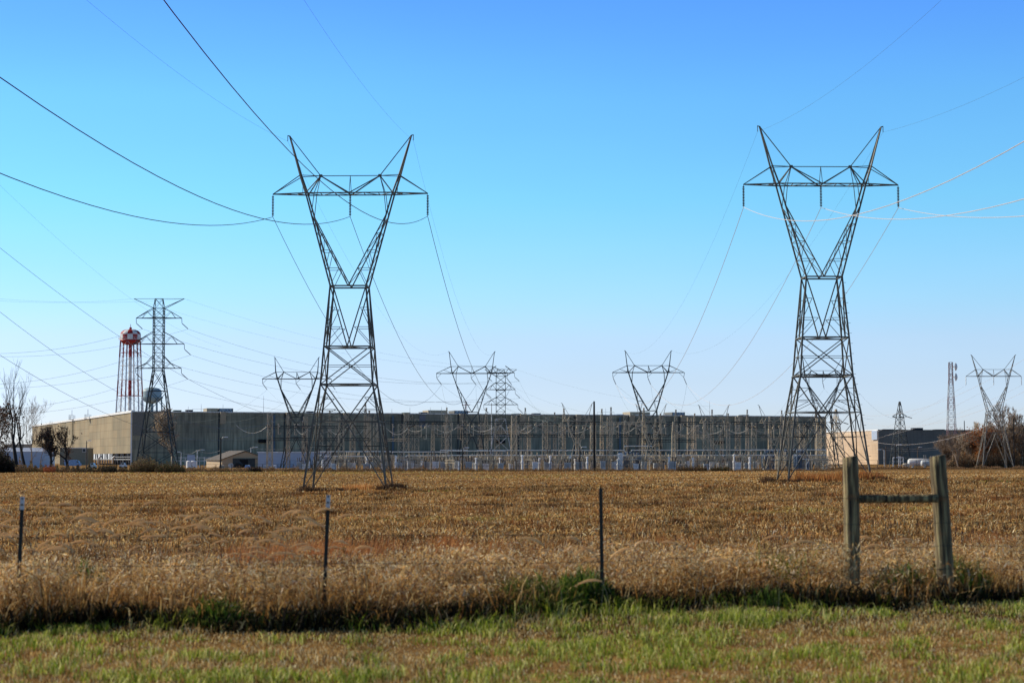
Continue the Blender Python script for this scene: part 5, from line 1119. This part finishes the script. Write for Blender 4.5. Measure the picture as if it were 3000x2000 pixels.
def bus_support():
    t = thing('bus_support', '', 'bus support', group='insulated bus supports')
    mb = MB(); lattice_mast(mb, [(0, .28, .28), (1.1, .26, .26), (2.2, .24, .24), (3.4, .22, .22)], .07, .045); mb.box((0, 0, 3.45), (.9, .5, .12)); mb.build('stand', M['lattice'], t)
    for x in (-.32, .32):
        mb = MB(); insulator(mb, (x, 0, 3.5), (x, 0, 4.7), 6, .17); mb.build('insulator_stack', M['porcelain'], t)
    return index_kids(t)
def post_support():
    t = thing('bus_support', '', 'bus support', group='insulated bus supports')
    mb = MB(); mb.lathe([(.11, 0), (.11, 2.5)], 8); mb.box((0, 0, 2.55), (1.6, .16, .16)); mb.bar((0, 0, 1.2), (.7, 0, 2.5), .08); mb.build('stand', M['galv'], t)
    for x in (-.7, 0, .7):
        mb = MB(); insulator(mb, (x, 0, 2.6), (x, 0, 3.55), 6, .14); mb.build('insulator_stack', M['porcelain_grey'], t)
    return index_kids(t)
bs = [bus_support(), post_support()]; ub = [False, False]
pxs = [p for p in np.arange(935, 2415, 12)]
for i, px in enumerate(pxs):
    k = 0 if i % 2 == 0 else 1; D = 445 + (i * 13 % 7) * 5.0; x = X(px + rnd.uniform(-4, 4), D); g = G(x, D)
    lb = f'{"lattice" if k == 0 else "tubular"} bus support with insulators, {side(i, len(pxs))} along the switchyard'
    if not ub[k]: o = bs[k]; ub[k] = True; o.location = (x, D, g); o['label'] = lb
    else: o = dup(bs[k], (x, D, g), 0, lb)
    o.scale = (1, 1, rnd.uniform(.94, 1.08)); o.rotation_euler = (0, 0, rnd.uniform(-.3, .3))
# equipment portals
def portal():
    mb = MB()
    for x in (-1.5, 1.5):
        lattice_mast(MB(), [(0, .1, .1), (1, .1, .1)], .05, .03)
        for s in (-.22, .22): mb.bar((x + s, 0, 0), (x + s, 0, 3.2), .13)
        for k in range(5): mb.bar((x - .22, 0, k * .64), (x + .22, 0, (k + 1) * .64), .05); mb.bar((x + .22, 0, k * .64), (x - .22, 0, (k + 1) * .64), .05)
    for z in (2.3, 3.2): mb.bar((-2.2, 0, z), (2.2, 0, z), .16)
    for k in range(8): x = -2.2 + k * .55; mb.bar((x, 0, 2.3), (x + .55, 0, 3.2), .05); mb.bar((x + .55, 0, 2.3), (x, 0, 3.2), .05)
    for x in (-1.5, 0, 1.5): mb.bar((x, 0, 0), (x + .9, .6, 2.3), .06); mb.lathe([(.05, 3.2), (.13, 3.3), (.13, 3.9), (.05, 4.0)], 6, (x, 0, 0)); mb.bar((x - .4, 0, 1.3), (x + .5, 0, 1.4), .09)
    return mb
po = portal().build('equipment_portal', M['lattice']); first = True; pp = [p for p in np.arange(1000, 2440, 18)]
for i, px in enumerate(pp):
    D = 438 + (i * 11 % 6) * 8; x = X(px + rnd.uniform(-9, 9), D); o = po if first else po.copy()
    if not first: col.objects.link(o)
    first = False; o.location = (x, D, G(x, D)); o.rotation_euler = (0, 0, rnd.uniform(-.8, .8)); o.scale = (rnd.uniform(.7, 1.1), 1, rnd.uniform(.75, 1.1))
    tag(o, f'low tan lattice equipment frame, {side(i, len(pp))} along the switchyard floor', 'equipment frame', 'low equipment frames')
# circuit breakers
def breaker(m):
    t = thing('circuit_breaker', '', 'circuit breaker', group='circuit breakers'); mb = MB(); mb.box((0, 0, 1.15), (1.1, .9, 1.5))
    for x in (-.45, .45):
        for y in (-.35, .35): mb.bar((x, y, 0), (x, y, .45), .1)
    mb.box((0, 0, 1.95), (1.25, 1.0, .12)); mb.box((-.2, -.47, 1.2), (.5, .06, 1.0)); mb.build('cabinet', m, t)
    for x in (-.38, 0, .38):
        mb = MB(); insulator(mb, (x, 0, 2.0), (x * 1.5, 0, 3.0), 5, .12); mb.build('bushing', M['porcelain'], t)
    return index_kids(t)
bk = [breaker(M['cabinet']), breaker(M['cabinet_white'])]; ubk = [False, False]; bpx = [p for p in np.arange(870, 2230, 25)]
for i, px in enumerate(bpx):
    k = 1 if i % 3 == 1 else 0; D = 436 + (i * 5 % 4) * 4; x = X(px + rnd.uniform(-10, 10), D); lb = f'{"white" if k else "grey"} circuit breaker cabinet with three bushings, {side(i, len(bpx))} in the switchyard'
    if not ubk[k]: o = bk[k]; ubk[k] = True; o.location = (x, D, G(x, D)); o['label'] = lb
    else: o = dup(bk[k], (x, D, G(x, D)), 0, lb)
    o.rotation_euler = (0, 0, rnd.uniform(-.2, .2)); o.scale = (rnd.uniform(.7, 1.4), 1, rnd.uniform(.75, 1.1))
# slim white instrument transformers
mb = MB(); mb.lathe([(.25, 0), (.25, 1.5), (.32, 1.55), (.32, 1.9), (.18, 2.0), (.2, 2.8), (.3, 2.85), (.3, 3.1), (.1, 3.2)], 10); ct = mb.build('instrument_transformer', M['cabinet_white']); first = True
cpx = [905, 945, 1075, 1160, 1236, 1282, 1345, 1395, 1465, 1530, 1562, 1580, 1612, 1670, 1685, 1720, 1810, 1880, 1960, 2030, 2150, 2196]
for i, px in enumerate(cpx):
    D = 436 + (i % 3) * 3; x = X(px, D); o = ct if first else ct.copy()
    if not first: col.objects.link(o)
    first = False; o.location = (x, D, G(x, D)); o.scale = (1, 1, rnd.uniform(.6, 1.15)); tag(o, f'slim white cylindrical instrument transformer, {side(i, len(cpx))} in the switchyard', 'instrument transformer', 'slim white instrument transformers')
# power transformers
def transformer(px, D, s, m, label):
    x = X(px, D); t = thing('power_transformer', label, 'transformer', (x, D, G(x, D)), 0, 'power transformers'); mb = MB()
    mb.box((0, 0, 1.9 * s), (2.6 * s, 2.2 * s, 3.0 * s)); mb.box((0, 0, .2), (3 * s, 2.4 * s, .4)); mb.box((0, 0, 3.45 * s), (2.8 * s, 2.4 * s, .15)); mb.build('tank', m, t)
    for sx in (-1, 1):
        mb = MB()
        for k in range(9): mb.box((sx * (1.45 + .0) * s, (k / 8 - .5) * 2.0 * s, 1.9 * s), (.5 * s, .07, 2.5 * s))
        mb.build('radiator', m, t)
    mb = MB()
    for k in range(11): mb.box(((k / 10 - .5) * 2.4 * s, -1.3 * s, 1.9 * s), (.08, .4 * s, 2.5 * s))
    mb.build('radiator', m, t)
    mb = MB(); mb.lathe([(.1, -1.0 * s), (.35 * s, -1.0 * s), (.35 * s, 1.0 * s), (.1, 1.0 * s)], 12, (0, .6, 4.1 * s), (1, 0, 0)); mb.build('oil_conservator', m, t)
    for k in (-.8, 0, .8):
        mb = MB(); insulator(mb, (k * s, -.3, 3.5 * s), (k * s * 1.25, -.5, 5.0 * s), 8, .17); mb.build('bushing', M['porcelain'], t)
for a in ((1182, 450, .75, M['cabinet'], 'grey transformer with round fans right of the left large pylon'), (935, 450, .8, M['cabinet'], 'grey transformer under the left large pylon legs'), (1840, 452, .95, M['transformer'], 'blue grey transformer below the distant pylon right of centre'), (1863, 456, .9, M['transformer'], 'second blue grey transformer, close right of the one below the distant pylon'), (2255, 455, 1.05, M['transformer'], 'large blue grey transformer left of the right pylon legs'), (2292, 458, 1.05, M['transformer'], 'large blue grey transformer directly behind the right pylon left legs'), (2348, 455, 1.05, M['transformer'], 'blue grey transformer between the legs of the right pylon')): transformer(*a)
# white ribbed duct stack
x = X(1817, 440); mb = MB(); mb.lathe(sum([[(.55, .1 + k * .42), (.62, .3 + k * .42)] for k in range(9)], []) + [(.4, 4.0)], 12); tag(mb.build('ribbed_duct', M['white'], None, (x, 440, G(x, 440))), 'white ribbed upright duct left of the blue grey transformers', 'duct')
# tanks by the slate building
def htank(px0, px1, py, D, m, label):
    a, b = X(px0, D), X(px1, D); r = (Z(py, D) - G(a, D) - .4) / 2; x = (a + b) / 2; g = G(x, D); t = thing('storage_tank', label, 'tank', (x, D, g)); L = b - a
    mb = MB(); mb.lathe([(.1, -L / 2 - .35), (r * .7, -L / 2 - .25), (r, -L / 2 + .1), (r, L / 2 - .1), (r * .7, L / 2 + .25), (.1, L / 2 + .35)], 20, (0, 0, r + .4), (1, 0, 0)); mb.build('shell', m, t, smooth=True)
    for s in (-.3, .3): mb = MB(); mb.box((s * L, 0, .35), (.4, r * 1.6, .9)); mb.build('saddle', M['cabinet'], t)
    mb = MB(); mb.bar((L * .2, -r, 0), (L * .2, -r, 2 * r + 1.6), .1); mb.bar((L * .2 + .6, -r, 0), (L * .2 + .6, -r, 2 * r + 1.6), .1); mb.bar((-L * .4, 0, 2 * r + .5), (L * .4, 0, 2 * r + .5), .12); mb.build('ladder', M['galv'], t)
htank(2662, 2722, 1343, 620, M['white'], 'long white horizontal tank left of the right wooden post')
htank(2700, 2735, 1347, 600, M['cabinet'], 'grey horizontal tank partly behind the right wooden post')
x = X(2653, 560); mb = MB(); mb.lathe([(1.0, 0), (1.05, .2), (1.05, 1.1), (.7, 1.35), (.3, 1.4)], 14); tag(mb.build('storage_tank', mat('cream_plastic', (.62, .52, .38), .5), None, (x, 560, G(x, 560))), 'small cream plastic tank in front of the white tank', 'tank')
# white pipe portal
D = 610; a, b = X(2616, D), X(2646, D); g = G(a, D); mb = MB(); h = Z(1339.5, D) - g
for q_ in (a, b, lerp(a, b, .55), lerp(a, b, .7)): mb.bar((q_, D, g), (q_, D, g + h * (1.12 if a < q_ < b else 1)), .22)
mb.bar((a, D, g + h), (b, D, g + h), .3); mb.bar((a, D, g + h * .6), (b, D, g + h * .6), .15)
tag(mb.build('pipe_portal', M['white']), 'white pipe frame in front of the slate building left of the tanks', 'pipe frame')

# ------------------------------------------------------------------ poles
def pole(px, D, ytop, m, label, r=.16, lamp=0, arms=(), name='utility_pole', cat='pole'):
    p = P(px, ytop, D); g = G(p.x, D); h = p.z - g; t = thing(name, label, cat, (p.x, D, g))
    mb = MB(); mb.lathe([(r, -.3), (r * .95, h * .5), (r * .7, h)], 8); mb.build('shaft', m, t)
    if lamp:
        mb = MB(); mb.tube([(0, 0, h - .5), (lamp * .8, 0, h + .1), (lamp * 1.6, 0, h + .15)], .05, 4); mb.box((lamp * 2.0, 0, h + .1), (.9, .35, .2)); mb.build('lamp', M['cabinet_white'], t)
    for z, l in arms: mb = MB(); mb.bar((-l, 0, h - z), (l, 0, h - z), .14); [mb.lathe([(.04, 0), (.08, .1), (.08, .25), (.03, .3)], 6, (x_, 0, h - z + .05)) for x_ in (-l, 0, l)]; mb.build('crossarm', m, t)
    return Vector((p.x, D, p.z))
pole(1740.5, 426, 1175, M['black'], 'very tall plain black pole standing in front of the switchyard', .26)
pole(647, 470, 1281, M['black'], 'black pole in front of the barn', .2, lamp=.6)
pole(1699, 432, 1310, M['black'], 'short black lamp pole left of the very tall black pole', .13, lamp=.5, name='lamp_post', cat='lamp post')
pole(1355, 438, 1312, M['black'], 'dark lamp pole in front of the middle forked pylon', .12, lamp=.5, name='lamp_post', cat='lamp post')
pole(578, 620, 1318, M['galv'], 'pale light pole just left of the barn', .14, lamp=.9, name='lamp_post', cat='lamp post')
pole(735, 640, 1310, M['galv'], 'pale light pole behind the barn ridge', .14, lamp=.9, name='lamp_post', cat='lamp post')
pole(531, 620, 1324, M['galv'], 'short pale lamp pole among the pipes left of the barn', .12, lamp=-.4, name='lamp_post', cat='lamp post')
pole(254, 560, 1291, M['pole'], 'brown pole standing against the annex on the left', .17, lamp=.4)
pole(2623, 560, 1303, M['black'], 'black lamp pole in front of the slate building', .15, lamp=.7, name='lamp_post', cat='lamp post')
pole(2595, 640, 1307, M['pole'], 'wooden utility pole at the corner of the slate building', .15, arms=((.8, 1.0),))
pole(2590, 600, 1317, M['galv'], 'pale lamp pole left of the slate building corner pole', .12, lamp=-.7, name='lamp_post', cat='lamp post')
pole(2688, 650, 1310, M['pole'], 'wooden pole with floodlights above the white tank', .15, lamp=.5, arms=((.6, .9),))
pole(2825, 640, 1232, M['black'], 'dark thin pole rising from the trees right of the dish mast', .17)
pole(2969, 600, 1225, M['bark_dark'], 'dark pole among the trees near the right edge', .2)
for i, (px, D, yt, lb) in enumerate(((1365, 700, 1176, 'distant red lattice beacon behind the middle forked pylon'), (1440, 560, 1180, 'slim grey pole left of the narrow middle pylon'))):
    if i: pole(px, D, yt, M['galv'], lb, .14)
    else:
        p = P(px, yt, D + 500); mb = MB(); lattice_mast(mb, subdivide_rings([(0, .9, .9), (p.z - gb, .5, .5)], 1.6), .16, .09); mb.box((0, 0, p.z - gb - 2), (5, 1, .3)); mb.box((0, 0, p.z - gb - 6), (5, 1, .3)); tag(mb.build('beacon_mast', M['red'], None, (p.x, D + 500, gb)), lb, 'mast')
ws = [(X(531, 620), 620, Z(1324, 620)), (X(578, 620), 620, Z(1318, 620)), (X(647, 620), 620, Z(1318, 620)), (X(735, 640), 640, Z(1312, 640)), (X(955, 640), 640, Z(1302, 640))]
for i in range(4): wire('street_wire', par(ws[i], ws[i + 1], .9, 12), .03, 'galv', ('low pale wire left of the barn between two lamp poles', 'low pale wire ending at the black barn pole', 'low pale wire passing above the barn roof', 'low pale wire between the barn and the switchyard')[i], 'low wires by the barn')
for i, y in enumerate((1312, 1318)): wire('street_wire', par(P(2595, y, 640), P(2760, y - 3, 640), .5, 12), .03, 'galv', f'{("upper","lower")[i]} low pale wire strung before the slate building', 'low wires before the slate building')
# low pipe rack left of barn
D = 640; mb = MB()
for y in (1340, 1349): a, b = P(515, y, D), P(640, y, D); mb.bar(a, b, .22)
for px in range(515, 645, 14): mb.bar(P(px, 1338, D), (X(px, D), D, G(X(px, D), D)), .2)
tag(mb.build('pipe_rack', M['galv']), 'low grey pipe rack between the bare tree and the barn', 'pipe rack')
x = X(560, 630); mb = MB(); mb.box((0, 0, 2.9), (2.4, .2, 2.1)); mb.bar((-1, 0, 0), (-1, 0, 2.9), .15); mb.bar((1, 0, 0), (1, 0, 2.9), .15); tag(mb.build('sign_board', M['shed'], None, (x, 630, G(x, 630))), 'blank pale blue board on two posts left of the barn', 'sign board')
for i, (px, lb) in enumerate(((555, 'left'), (568, 'right'))):
    x = X(px, 600); mb = MB(); mb.lathe([(.9, 0), (.9, 1.9), (.6, 2.1)], 12); tag(mb.build('storage_tank', M['cabinet_white'], None, (x, 600, G(x, 600))), f'{lb} one of two small white upright tanks left of the barn', 'tank')

# chain link fence along the switchyard
def mesh_fence(pts, D, label, step=3.0, h=2.3):
    t = thing('chain_link_fence', label, 'fence', (X(pts[0], D), D, G(X(pts[0], D), D)))
    x0, x1 = X(pts[0], D), X(pts[1], D); n = int((x1 - x0) / step); mb = MB(); g0 = G(x0, D)
    for i in range(n + 1):
        x = lerp(x0, x1, i / n); pb = MB(); pb.bar((x - x0, 0, G(x, D) - g0 - .1), (x - x0, 0, G(x, D) - g0 + h), .11)
        pb.build('post', M['slate'], t)
    for z in (.1, h * .5, h): mb.bar((0, 0, z), (x1 - x0, 0, G(x1, D) - g0 + z), .04)
    k = 0.
    while k < x1 - x0: mb.bar((k, 0, .1), (k + 1.2, 0, h), .01); mb.bar((k + 1.2, 0, .1), (k, 0, h), .01); k += 1.2
    mb.build('wire_mesh', M['slate'], t)
mesh_fence((850, 2440), 431, 'long dark chain link fence along the front of the switchyard', 1.6 * 1.5)
mesh_fence((2400, 2740), 545, 'chain link fence in front of the slate building and the tanks', 2.6)
mesh_fence((588, 860), 470, 'low post and wire fence in front of the barn', 3.2, 1.4)

# ------------------------------------------------------------------ trees
def leafmesh(pts, size, cols, n_per, name, parent, spread=.5, matn='leaf', droop=0.):
    n = len(pts) * n_per
    if n == 0: return None
    p = np.repeat(np.array(pts), n_per, 0) + NP.normal(0, spread, (n, 3)); a = NP.normal(0, 1, (n, 3)); a /= np.linalg.norm(a, axis=1)[:, None]; b = np.cross(a, NP.normal(0, 1, (n, 3))); b /= np.linalg.norm(b, axis=1)[:, None]
    s = NP.uniform(.6, 1.4, (n, 1)) * size; V = np.stack([p - a * s, p - b * s * .6, p + a * s, p + b * s * .6], 1)
    me = bpy.data.meshes.new(name); me.vertices.add(n * 4); me.vertices.foreach_set('co', V.ravel()); me.loops.add(n * 4); me.loops.foreach_set('vertex_index', np.arange(n * 4)); me.polygons.add(n); me.polygons.foreach_set('loop_start', np.arange(0, n * 4, 4)); me.update(calc_edges=False)
    C = np.ones((n, 4, 4)); C[:, :, :3] = pal(n, cols, None, .35)[:, None, :]; me.color_attributes.new('Col', 'FLOAT_COLOR', 'POINT').data.foreach_set('color', C.ravel().astype(np.float32)); me.materials.append(M[matn])
    o = bpy.data.objects.new(name, me); col.objects.link(o); o.parent = parent; return o
def make_tree(H, seed, label, bark='bark', depth=5, spread=.55, fork=.3, r0=None, upright=.25, leaves=None, kids=(2, 3), cat='tree', name='bare_tree', group=None, twig=.018, base=(0, 0, 0)):
    rr = random.Random(seed); tr = MB(); cr = MB(); tips = []
    r0 = r0 or H * .018
    def grow(mb, p, d, L, r, k):
        pts = [p.copy()]; n = 4; wob = .10 if k else .05
        for i in range(n):
            d = (d + Vector((rr.gauss(0, wob), rr.gauss(0, wob), rr.gauss(0, wob * .5) + upright * .08 * k))).normalized(); p = p + d * L / n; pts.append(p.copy())
        r1 = max(twig * .6, r * .62); mb.tube(pts, max(r, twig), 6 if k == 0 else (4 if k < 3 else 3), r1)
        if k >= depth: tips.append(p); return
        nk = rr.randint(*kids)
        for i in range(nk):
            ax = d.orthogonal().normalized(); ax.rotate(Matrix.Rotation(rr.uniform(0, 6.28), 3, d)); a = rr.uniform(.35, 1) * spread; nd = (d * math.cos(a) + ax * math.sin(a)).normalized()
            grow(cr, p, nd, L * rr.uniform(.62, .85), r1 * rr.uniform(.65, .9), k + 1)
        for i in range(2 if k else 1):      # side shoots
            j = rr.randint(1, n - 1) if k else rr.randint(2, n - 1); q_ = pts[j]; ax = d.orthogonal().normalized(); ax.rotate(Matrix.Rotation(rr.uniform(0, 6.28), 3, d)); a = rr.uniform(.6, 1.2) * spread * 1.2
            nd = (d * math.cos(a) + ax * math.sin(a)).normalized(); grow(cr, q_, nd, L * rr.uniform(.4, .65), r1 * .5, k + 2 if k + 2 <= depth else depth)
    grow(tr, Vector((0, 0, -.2)), Vector((rr.gauss(0, .05), rr.gauss(0, .05), 1)).normalized(), H * fork, r0, 0)
    zmax = max(v[2] for v in cr.v); s = H / zmax
    for mb in (tr, cr): mb.v = [(v[0] * s, v[1] * s, v[2] * s if v[2] > 0 else v[2]) for v in mb.v]
    t = thing(name, label, cat, base, 0, group); tr.build('trunk', M[bark], t); cr.build('crown', M[bark], t)
    if leaves:
        size, cols, n_per, sel, spr = leaves; tt_ = [tuple(v * s) for v in tips if sel(v.z * s / H, rr)]; leafmesh(tt_, size, cols, n_per, 'leaves', t, spr)
    return index_kids(t)
def put(t, px, D, label=None, rz=0., scale=None, first=False):
    x = X(px, D); loc = (x, D, G(x, D))
    if first: t.location = loc; t.rotation_euler = (0, 0, rz); t.scale = scale or (1, 1, 1); t['label'] = label or t['label']; return t
    return dup(t, loc, rz, label, scale or (1, 1, 1))
BRN = [(.11, .06, .04), (.17, .095, .06), (.06, .035, .028), (.22, .14, .09)]
gL = 'bare trees at the left edge'
t = make_tree(24.5, 3, 'tall bare tree with a forked trunk near the left edge', 'bark_dark', 5, .5, .34, .62, .4, name='bare_tree', group=gL); put(t, 50, 420, rz=.6, first=True)
t = make_tree(20.0, 8, 'tall thin bare tree, the right one of the two dark trunks on the left', 'bark_dark', 5, .46, .42, .48, .4, name='bare_tree', group=gL); put(t, 76, 425, rz=2., first=True)
t = make_tree(17.5, 12, 'pale twiggy bare tree behind the two dark trunks on the left', 'bark', 6, .55, .28, .26, .2, group=gL); put(t, 95, 470, rz=1., first=True)
put(t, 118, 520, 'smaller pale bare tree in front of the far end of the sunny wall', 2.4, (.72, .72, .72)); put(t, 18, 480, 'pale bare tree behind the left edge of the picture', 4., (.8, .8, .75))
t = make_tree(14, 21, 'tree with dark brown leaves cut by the left edge', 'bark_dark', 5, .7, .3, leaves=(.22, BRN + [(.03, .035, .02)], 7, lambda h, r: r.random() < .7, .5), group=gL); put(t, -30, 410, rz=.3, first=True)
gO = 'small oaks with clinging brown leaves'
t = make_tree(8.9, 31, 'oak with dense dark brown leaves, the left of two before the sunny wall', 'bark_dark', 5, .55, .2, .2, .45, leaves=(.15, BRN, 5, lambda h, r: r.random() < (.85 if h < .55 else .12), .3), name='oak_tree', group=gO, kids=(3, 3)); put(t, 150, 420, first=True, scale=(1.45, 1.3, 1.12))
t = make_tree(8.9, 37, 'oak with sparse brown leaves, the right of two before the sunny wall', 'bark_dark', 5, .6, .2, .17, .4, leaves=(.14, BRN, 4, lambda h, r: r.random() < (.45 if h < .55 else .12), .3), name='oak_tree', group=gO, kids=(3, 3)); put(t, 203, 424, first=True, scale=(1.5, 1.4, 1.1))
t = make_tree(13.2, 44, 'broad bare pale tree standing in front of the shaded factory wall', 'bark_pale', 6, .62, .16, .20, .28, group='bare trees in front of the factory', kids=(3, 3), twig=.04); put(t, 506, 425, rz=.9, first=True, scale=(1.25, 1.1, 1.1))
# wood on the right
gR = 'trees of the right hand wood'
T1 = make_tree(15, 51, '', 'bark', 6, .6, .22, .26, .25, group=gR, kids=(3, 3), twig=.03)
T2 = make_tree(13, 57, '', 'bark_pale', 6, .55, .2, .2, .3, group=gR, kids=(3, 3), twig=.03)
T3 = make_tree(10, 63, '', 'bark', 5, .7, .2, .2, .2, leaves=(.17, [(.50, .14, .03), (.42, .16, .05), (.35, .12, .04), (.30, .16, .06)], 4, lambda h, r: r.random() < (.75 if h < .75 else .3), .45), name='autumn_tree', group=gR, kids=(3, 3))
T4 = make_tree(9, 66, '', 'bark', 6, .62, .16, .18, .25, twig=.03, leaves=(.13, [(.16, .10, .06), (.12, .08, .05), (.20, .12, .06), (.10, .09, .04)], 3, lambda h, r: r.random() < (.5 if h < .6 else .12), .4), name='thicket_tree', group=gR, kids=(3, 3))
fr = {}
def wood(T, key, px, D, s, label, rz):
    put(T, px, D, label, rz, (s, s, s), first=key not in fr); fr[key] = 1
wood(T1, 1, 2945, 604, 1.35, 'tallest bare tree of the right wood, beside the lattice pylon', 0.5)
wood(T2, 2, 2872, 620, 1.12, 'pale bare tree left of the pylon in the right wood', 1.2)
wood(T1, 1, 2806, 600, .82, 'bare tree at the foot of the slim dish mast', 2.1)
wood(T1, 1, 2782, 612, .7, 'low dark bare tree at the left end of the right wood', 3.3)
wood(T2, 2, 2995, 606, 1.1, 'bare tree cut by the right edge of the picture', 4.0)
wood(T2, 2, 2835, 612, .85, 'small pale bare tree right of the dish mast', 5.0)
wood(T1, 1, 3030, 600, 1.05, 'bare tree just beyond the right edge', 1.7)
wood(T3, 3, 2862, 612, 1.3, 'tree with orange leaves left of the pylon in the right wood', .4)
wood(T3, 3, 2888, 606, 1.4, 'bright orange leaved tree behind the left legs of the wood pylon', 2.2)
wood(T3, 3, 2995, 612, 1.15, 'orange leaved tree at the right edge', 3.9)
wood(T3, 3, 2920, 620, .85, 'small orange tree between the legs of the wood pylon', 5.2)
for i, (px, s) in enumerate(((2768, .62), (2790, .85), (2812, .95), (2835, 1.0), (2856, 1.05), (2878, 1.05), (2900, 1.1), (2922, 1.0), (2945, 1.15), (2966, 1.1), (2988, 1.2), (3010, 1.1), (3035, 1.2))):
    wood(T4, 4, px, 606 + (i * 7 % 5) * 9, s * 1.2, f'brown leafy thicket tree, {side(i, 13)} along the edge of the right wood', i * 1.3)
for i, (px, s) in enumerate(((2780, .62), (2802, .7), (2826, .85), (2850, .9), (2895, .95), (2935, .95), (2975, 1.05), (3020, 1.0))):
    wood(T4, 4, px, 665 + (i * 5 % 4) * 9, s * 1.5, f'tall brown thicket tree in the back row of the right wood, {side(i, 8)}', i * 2.1 + 1)

# ------------------------------------------------------------------ brush
def brush(name, px0, px1, D, dD, n, h, cols, label, size=.16, cat='brush', hfun=None, is_stuff=True):
    px = NP.uniform(px0, px1, n); y = D + NP.uniform(-dD, dD, n); x = (px - 1500) / F * y; hm = (h if hfun is None else h * hfun(px)) * (.78 + .22 * np.sin(px * .83 + y) + .16 * np.sin(px * 1.9 + 2 * y) + .14 * np.sin(px * .31 + 1.3 * y)) * np.where(NP.uniform(0, 1, n) < .06, 1.35, 1); t = NP.uniform(0, 1, n) ** 1.3
    z = zg(x, y) + t * hm; pts = np.stack([x, y, z], -1); a = NP.normal(0, 1, (n, 3)); a[:, 2] += .8; a /= np.linalg.norm(a, axis=1)[:, None]; b = np.cross(a, NP.normal(0, 1, (n, 3))); b /= np.linalg.norm(b, axis=1)[:, None]
    s = NP.uniform(.5, 1.6, (n, 1)) * size; V = np.stack([pts - a * s, pts - b * s * .35, pts + a * s, pts + b * s * .35], 1)
    me = bpy.data.meshes.new(name); me.vertices.add(n * 4); me.vertices.foreach_set('co', V.ravel()); me.loops.add(n * 4); me.loops.foreach_set('vertex_index', np.arange(n * 4)); me.polygons.add(n); me.polygons.foreach_set('loop_start', np.arange(0, n * 4, 4)); me.update(calc_edges=False)
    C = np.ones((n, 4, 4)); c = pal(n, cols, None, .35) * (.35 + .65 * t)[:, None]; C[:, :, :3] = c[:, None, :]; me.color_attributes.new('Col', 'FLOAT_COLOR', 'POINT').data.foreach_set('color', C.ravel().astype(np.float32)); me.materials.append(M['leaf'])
    o = bpy.data.objects.new(name, me); col.objects.link(o); tag(o, label, cat)
    if is_stuff: o['kind'] = 'stuff'
    return o
BRC = [(.20, .12, .06), (.28, .18, .09), (.12, .075, .04), (.34, .2, .1), (.14, .13, .05)]
wv = lambda a, b: (lambda p: .55 + .45 * np.sin(p * a + b) * np.sin(p * a * 2.7 + b * 2) + .1)
brush('field_edge_brush', -60, 520, 418, 6, 16000, 1.9, BRC, 'tangled brown brush along the far field edge on the left', .2, hfun=lambda p: np.interp(p, [0, 60, 130, 300, 400, 520], [1.6, 1.5, .9, .7, .55, .7]) * wv(.11, 1)(p))
brush('field_edge_brush', 520, 1300, 428, 4, 16000, 1.15, BRC + [(.36, .18, .08)], 'low brown brush at the foot of the barn and left half of the switchyard', .14, hfun=wv(.05, 2))
brush('field_edge_brush', 1300, 2460, 427, 4, 20000, .85, BRC + [(.38, .2, .09)], 'low brown weeds along the front of the switchyard fence', .13, hfun=wv(.04, .5))
brush('field_edge_brush', 2400, 3060, 520, 10, 16000, 1.0, BRC + [(.40, .17, .07)], 'rusty brown weeds along the field edge on the right', .16, hfun=wv(.03, 4))
brush('thicket', 2770, 3060, 612, 8, 42000, 7.0, [(.42, .30, .19), (.30, .22, .14), (.50, .34, .20), (.20, .17, .10), (.50, .26, .12)], 'dense brown undergrowth filling the right hand wood', .22, 'thicket', hfun=lambda p: np.interp(p, [2770, 2800, 2900, 3060], [.35, .75, 1, 1.25]) * (.8 + .2 * np.sin(p * .09)))
brush('shrub', -40, 45, 404, 4, 9000, 5.0, [(.03, .025, .02), (.06, .04, .03), (.05, .05, .025)], 'large dark shrub mass at the left edge below the bare trees', .22, 'shrub', hfun=lambda p: np.interp(p, [-40, 10, 45], [1.1, .95, .35]), is_stuff=False)
brush('shrub', 382, 470, 412, 5, 7500, 3.0, [(.16, .13, .05), (.22, .17, .07), (.12, .08, .05), (.20, .12, .07)], 'large rounded olive and brown bush at the foot of the narrow pylon', .16, 'shrub', hfun=lambda p: .35 + .65 * np.sin(np.clip((p - 382) / 88, 0, 1) * 3.14) ** .6, is_stuff=False)
brush('shrub', 455, 545, 408, 4, 5500, 2.1, [(.07, .08, .03), (.12, .10, .04), (.16, .09, .05)], 'lower dark bush right of the olive bush beneath the bare tree', .15, 'shrub', hfun=lambda p: .3 + .7 * np.sin(np.clip((p - 455) / 90, 0, 1) * 3.14) ** .6, is_stuff=False)
brush('shrub', 300, 345, 408, 3, 2600, 1.5, [(.04, .035, .02), (.08, .06, .035)], 'low nearly black shrub left of the large olive bush', .14, 'shrub', is_stuff=False)
brush('shrub', 130, 165, 405, 3, 1500, 1.3, [(.45, .13, .05), (.38, .12, .05)], 'small bright orange red shrub at the foot of the left oak', .12, 'shrub', is_stuff=False)
brush('shrub', 2080, 2135, 424, 2, 2600, 1.0, [(.05, .06, .02), (.1, .09, .04), (.16, .08, .04)], 'dark green weedy mound in front of the right half of the switchyard', .12, 'shrub', is_stuff=False)
brush('shrub', 1980, 2070, 424, 2, 3200, 1.1, [(.06, .065, .025), (.12, .09, .04), (.22, .1, .05)], 'long dark weedy mound before the switchyard, left of its green neighbour', .12, 'shrub', is_stuff=False)
brush('debris_pile', 730, 765, 424, 2, 2600, .9, [(.05, .035, .03), (.09, .06, .04)], 'dark heap of branches right of the barn', .16, 'debris', is_stuff=False)
